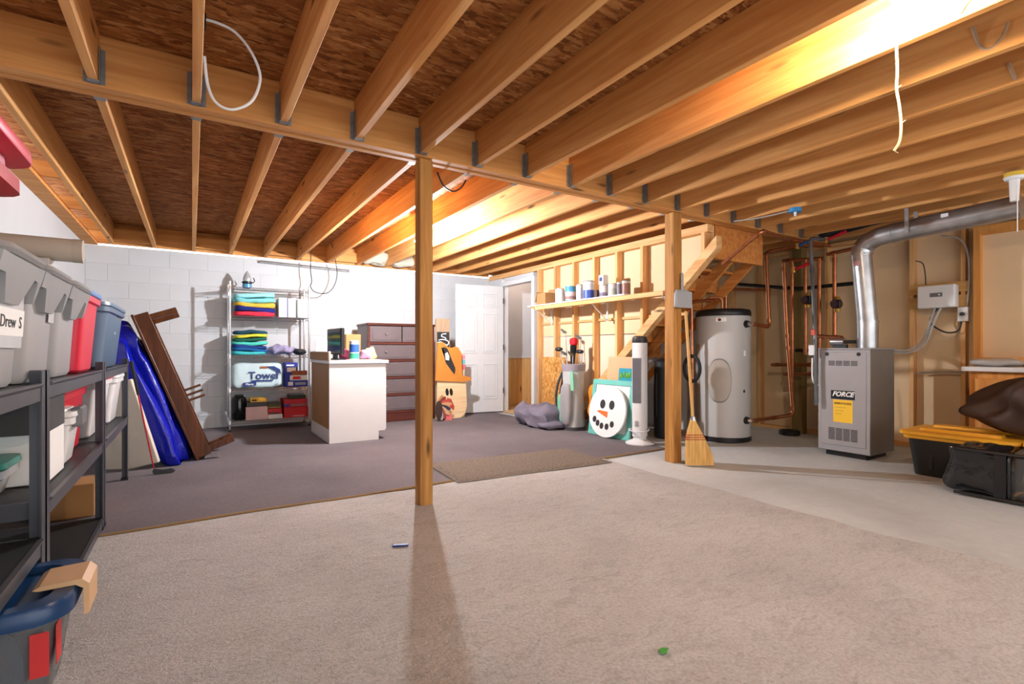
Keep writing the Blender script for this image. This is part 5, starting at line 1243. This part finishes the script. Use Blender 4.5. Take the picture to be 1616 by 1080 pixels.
# clear vinyl bag with black trim
vb = T('vinyl_bag', 'glossy vinyl storage bag with black trim holding pale linens', 'bag', (4.78, 1.05, 0))
vx0, vx1, vy0, vy1, vz = 4.56, 4.92, .50, 1.40, .33
CLR = pm('clear_vinyl', (225, 225, 225), .08, var=0, trans=.92, ior=1.05)
VIN = pm('dark_vinyl', (26, 26, 28), .14, var=.2, nscale=3, spec=.8, bmp=.7)
yd = 1.12
bm = blob(B(), ((vx0+vx1)/2, (vy1+yd)/2, vz/2+.01), ((vx1-vx0)/2, (vy1-yd)/2+.01, vz/2), 7, .05, 8, 3, 90, 40)
for v in bm.verts: v.co.z = max(v.co.z, .004)
new('dark_vinyl_end', bm, VIN, vb, smooth=True, world=True, angle=80)
bm = blob(B(), ((vx0+vx1)/2, (vy0+yd)/2, vz/2+.01), ((vx1-vx0)/2, (yd-vy0)/2, vz/2), 8, .03, 8, 6, 80, 36)
for v in bm.verts: v.co.z = max(v.co.z, .004)
new('vinyl_window', bm, CLR, vb, smooth=True, world=True, angle=80)
new('trim_band', bx(vx0-.012, vx0+.02, yd-.03, yd+.03, .01, vz), BLACK, vb, world=True)
new('trim_piping', tb(fillet([(vx1, yd-.045, .02), (vx0-.01, yd-.045, .02), (vx0-.01, yd-.045, vz-.01), (vx1, yd-.045, vz-.01)], .05), .009, 8), BLACK, vb, smooth=True, world=True)
for z in (.02, vz-.005): new('trim_piping', tb([(vx0-.012, vy0, z), (vx0-.012, vy1-.04, z)], .011, 8), BLACK, vb, smooth=True, world=True)
for k in range(4):
    o = new('folded_linen', blob(B(), (4.745, .81, .055+.062*k), (.13, .22, .038), 4, .02, 8, k+20, 40, 14), pm('linen_%d' % k, [(228, 220, 210), (206, 190, 178), (96, 40, 46), (60, 44, 42)][k], .85, var=.1), smooth=True, angle=80)
    tag(o, ['lowest cream', 'second beige', 'third wine red', 'topmost dark brown'][k]+' folded linen inside the clear vinyl bag', 'linen', 'linens in the vinyl bag')

# ------------------------------------------------------------------ ceiling odds and ends
cd = T('hanging_loop', 'white cord hanging in a loop from a joist at upper left', 'cord', (.06, 2.5, 2.4))
new('cord', tb(smooth_path([Vector((.042, 2.5, at(335, 34, Y=2.5).z)), at(345, 37, Y=2.5), at(370, 50, Y=2.5), at(392, 75, Y=2.5), at(407, 105, Y=2.5), at(410, 130, Y=2.5), at(397, 160, Y=2.5), at(368, 173, Y=2.5), at(342, 163, Y=2.5), at(328, 135, Y=2.5), Vector((.044, 2.5, at(325, 90, Y=2.5).z))]), .006, 8), WHITEPL, cd, smooth=True, world=True)
new('clip', bx(.040, .05, 2.48, 2.52, at(335, 40, Y=2.5).z-.02, at(335, 28, Y=2.5).z), BLACK, cd, world=True)
cable('thin black cable drooping in a loop above the white wall', [at(491, 402, Y=7.3)+Vector((0, 0, .05)), at(490, 425, Y=7.3), at(492, 444, Y=7.3), at(490, 452, Y=7.3), at(497, 461, Y=7.3), at(515, 463, Y=7.3), at(527, 452, Y=7.3), at(532, 430, Y=7.3), at(526, 396, Y=7.2), at(523, 384, Y=7.1)], .006)
pipe('conduit', 'grey metal conduit fixed along the top of the white wall', [at(410, 413, Y=7.56), at(551, 428, Y=7.56)], .018, GALV, 'conduit', joints=False)
rc = T('range_ceiling_box', 'blue plastic electrical box with a white bulb socket under the joists', 'electrical box', at(1255, 337, X=4.49)); rc.name = 'electrical_box'
c = Vector((4.491, at(1255, 337, X=4.491).y, ZJ))
new('box', tb([c, c-Vector((0, 0, .035))], .05, 20), pm('box_blue', (50, 140, 200), .4), rc, smooth=True, world=True)
new('pull_switch', tb([c-Vector((0, 0, .035)), c-Vector((0, 0, .07))], [.012, .008], 10), WHITEPL, rc, smooth=True, world=True)
cable('grey cable running from the blue box to the beam', [c+Vector((0, .05, -.012)), Vector((4.46, 2.75, ZJ-.02)), Vector((4.40, 2.98, ZJ-.012))], .006, GCAB)
lh = T('lamp_holder', 'unlit porcelain lamp holder on a yellow box at the right edge', 'lamp', at(1603, 286, X=4.89))
c = Vector((4.897, 1.13, ZJ))
new('yellow_box', tb([c, c-Vector((0, 0, .03))], .055, 20), pm('box_yellow', (226, 188, 60), .5), lh, smooth=True, world=True)
new('plate', tb([c-Vector((0, 0, .03)), c-Vector((0, 0, .05))], [.06, .05], 20), WHITEPL, lh, smooth=True, world=True)
new('socket', tb([c-Vector((0, 0, .05)), c-Vector((0, 0, .15)), c-Vector((0, 0, .20))], [.03, .026, .024], 16), WHITEPL, lh, smooth=True, world=True)
new('pull_string', tb([c-Vector((.02, .02, .1)), c-Vector((.02, .02, .42))], .003, 6), PAPER, lh, world=True)
ps = T('pull_string', 'frayed white pull string hanging below the bright bulb', 'string', (2.43, .92, 1.85))
pts = [Vector((2.436, .915, 2.30))]+[at(u, v, X=2.43) for u, v in ((1416, 110), (1415, 140), (1419, 165), (1422, 195), (1420, 222), (1411, 238))]
new('string', tb(smooth_path(pts), .005, 6), pm('twine', (222, 206, 160), .9), ps, smooth=True, world=True)
for i in (2, 4, 6): new('fray', tb([pts[i], pts[i]+Vector((.01, -.012, .012*(1 if i < 5 else -1)))], [.003, .001], 5), MATS['twine'], ps, world=True)
for pts_, lab in (([at(1535, 50, X=2.84)+Vector((0, 0, .02)), at(1545, 70, X=2.85), at(1560, 78, X=2.85), at(1580, 62, X=2.85), at(1592, 35, X=2.85)], 'grey cable drooping between joists at the upper right'), ([at(1592, 100, X=3.25), at(1598, 115, X=3.25), at(1604, 128, X=3.26)], 'short pink-grey cable end poking below a joist'), ([at(1510, 18, X=2.44), at(1516, 20, X=2.44), at(1522, 10, X=2.44), at(1532, -2, X=2.44)], 'tan cable stapled to the brightly lit joist')):
    cable(lab, pts_, .008, pm('tan_cable', (170, 140, 110), .5))
cable('black cable drooping behind the middle post under the joists', [at(690, 272, Y=3.35), at(700, 293, Y=3.4), at(715, 302, Y=3.45), at(728, 296, Y=3.5), at(735, 285, Y=3.55)], .006)
# scraps on the carpet
o = new('plastic_scrap', bx(-.04, .04, -.012, .012, 0, .008, bev=.002, M=Matrix.Translation(at(632, 862, Z=.016)) @ Matrix.Rotation(-.4, 4, 'Z')), pm('scrap_blue', (30, 50, 120), .4)); tag(o, 'small blue plastic scrap on the beige carpet', 'scrap')
o = new('leaf_scrap', prism(B(), [(-.02, -.008), (.0, -.014), (.024, 0), (.005, .012), (-.015, .01)], 0, .004, 'xy'), pm('leaf_green', (70, 150, 60), .6)); o.location = at(1047, 1028, Z=.018); tag(o, 'tiny green leaf on the beige carpet in front', 'leaf')
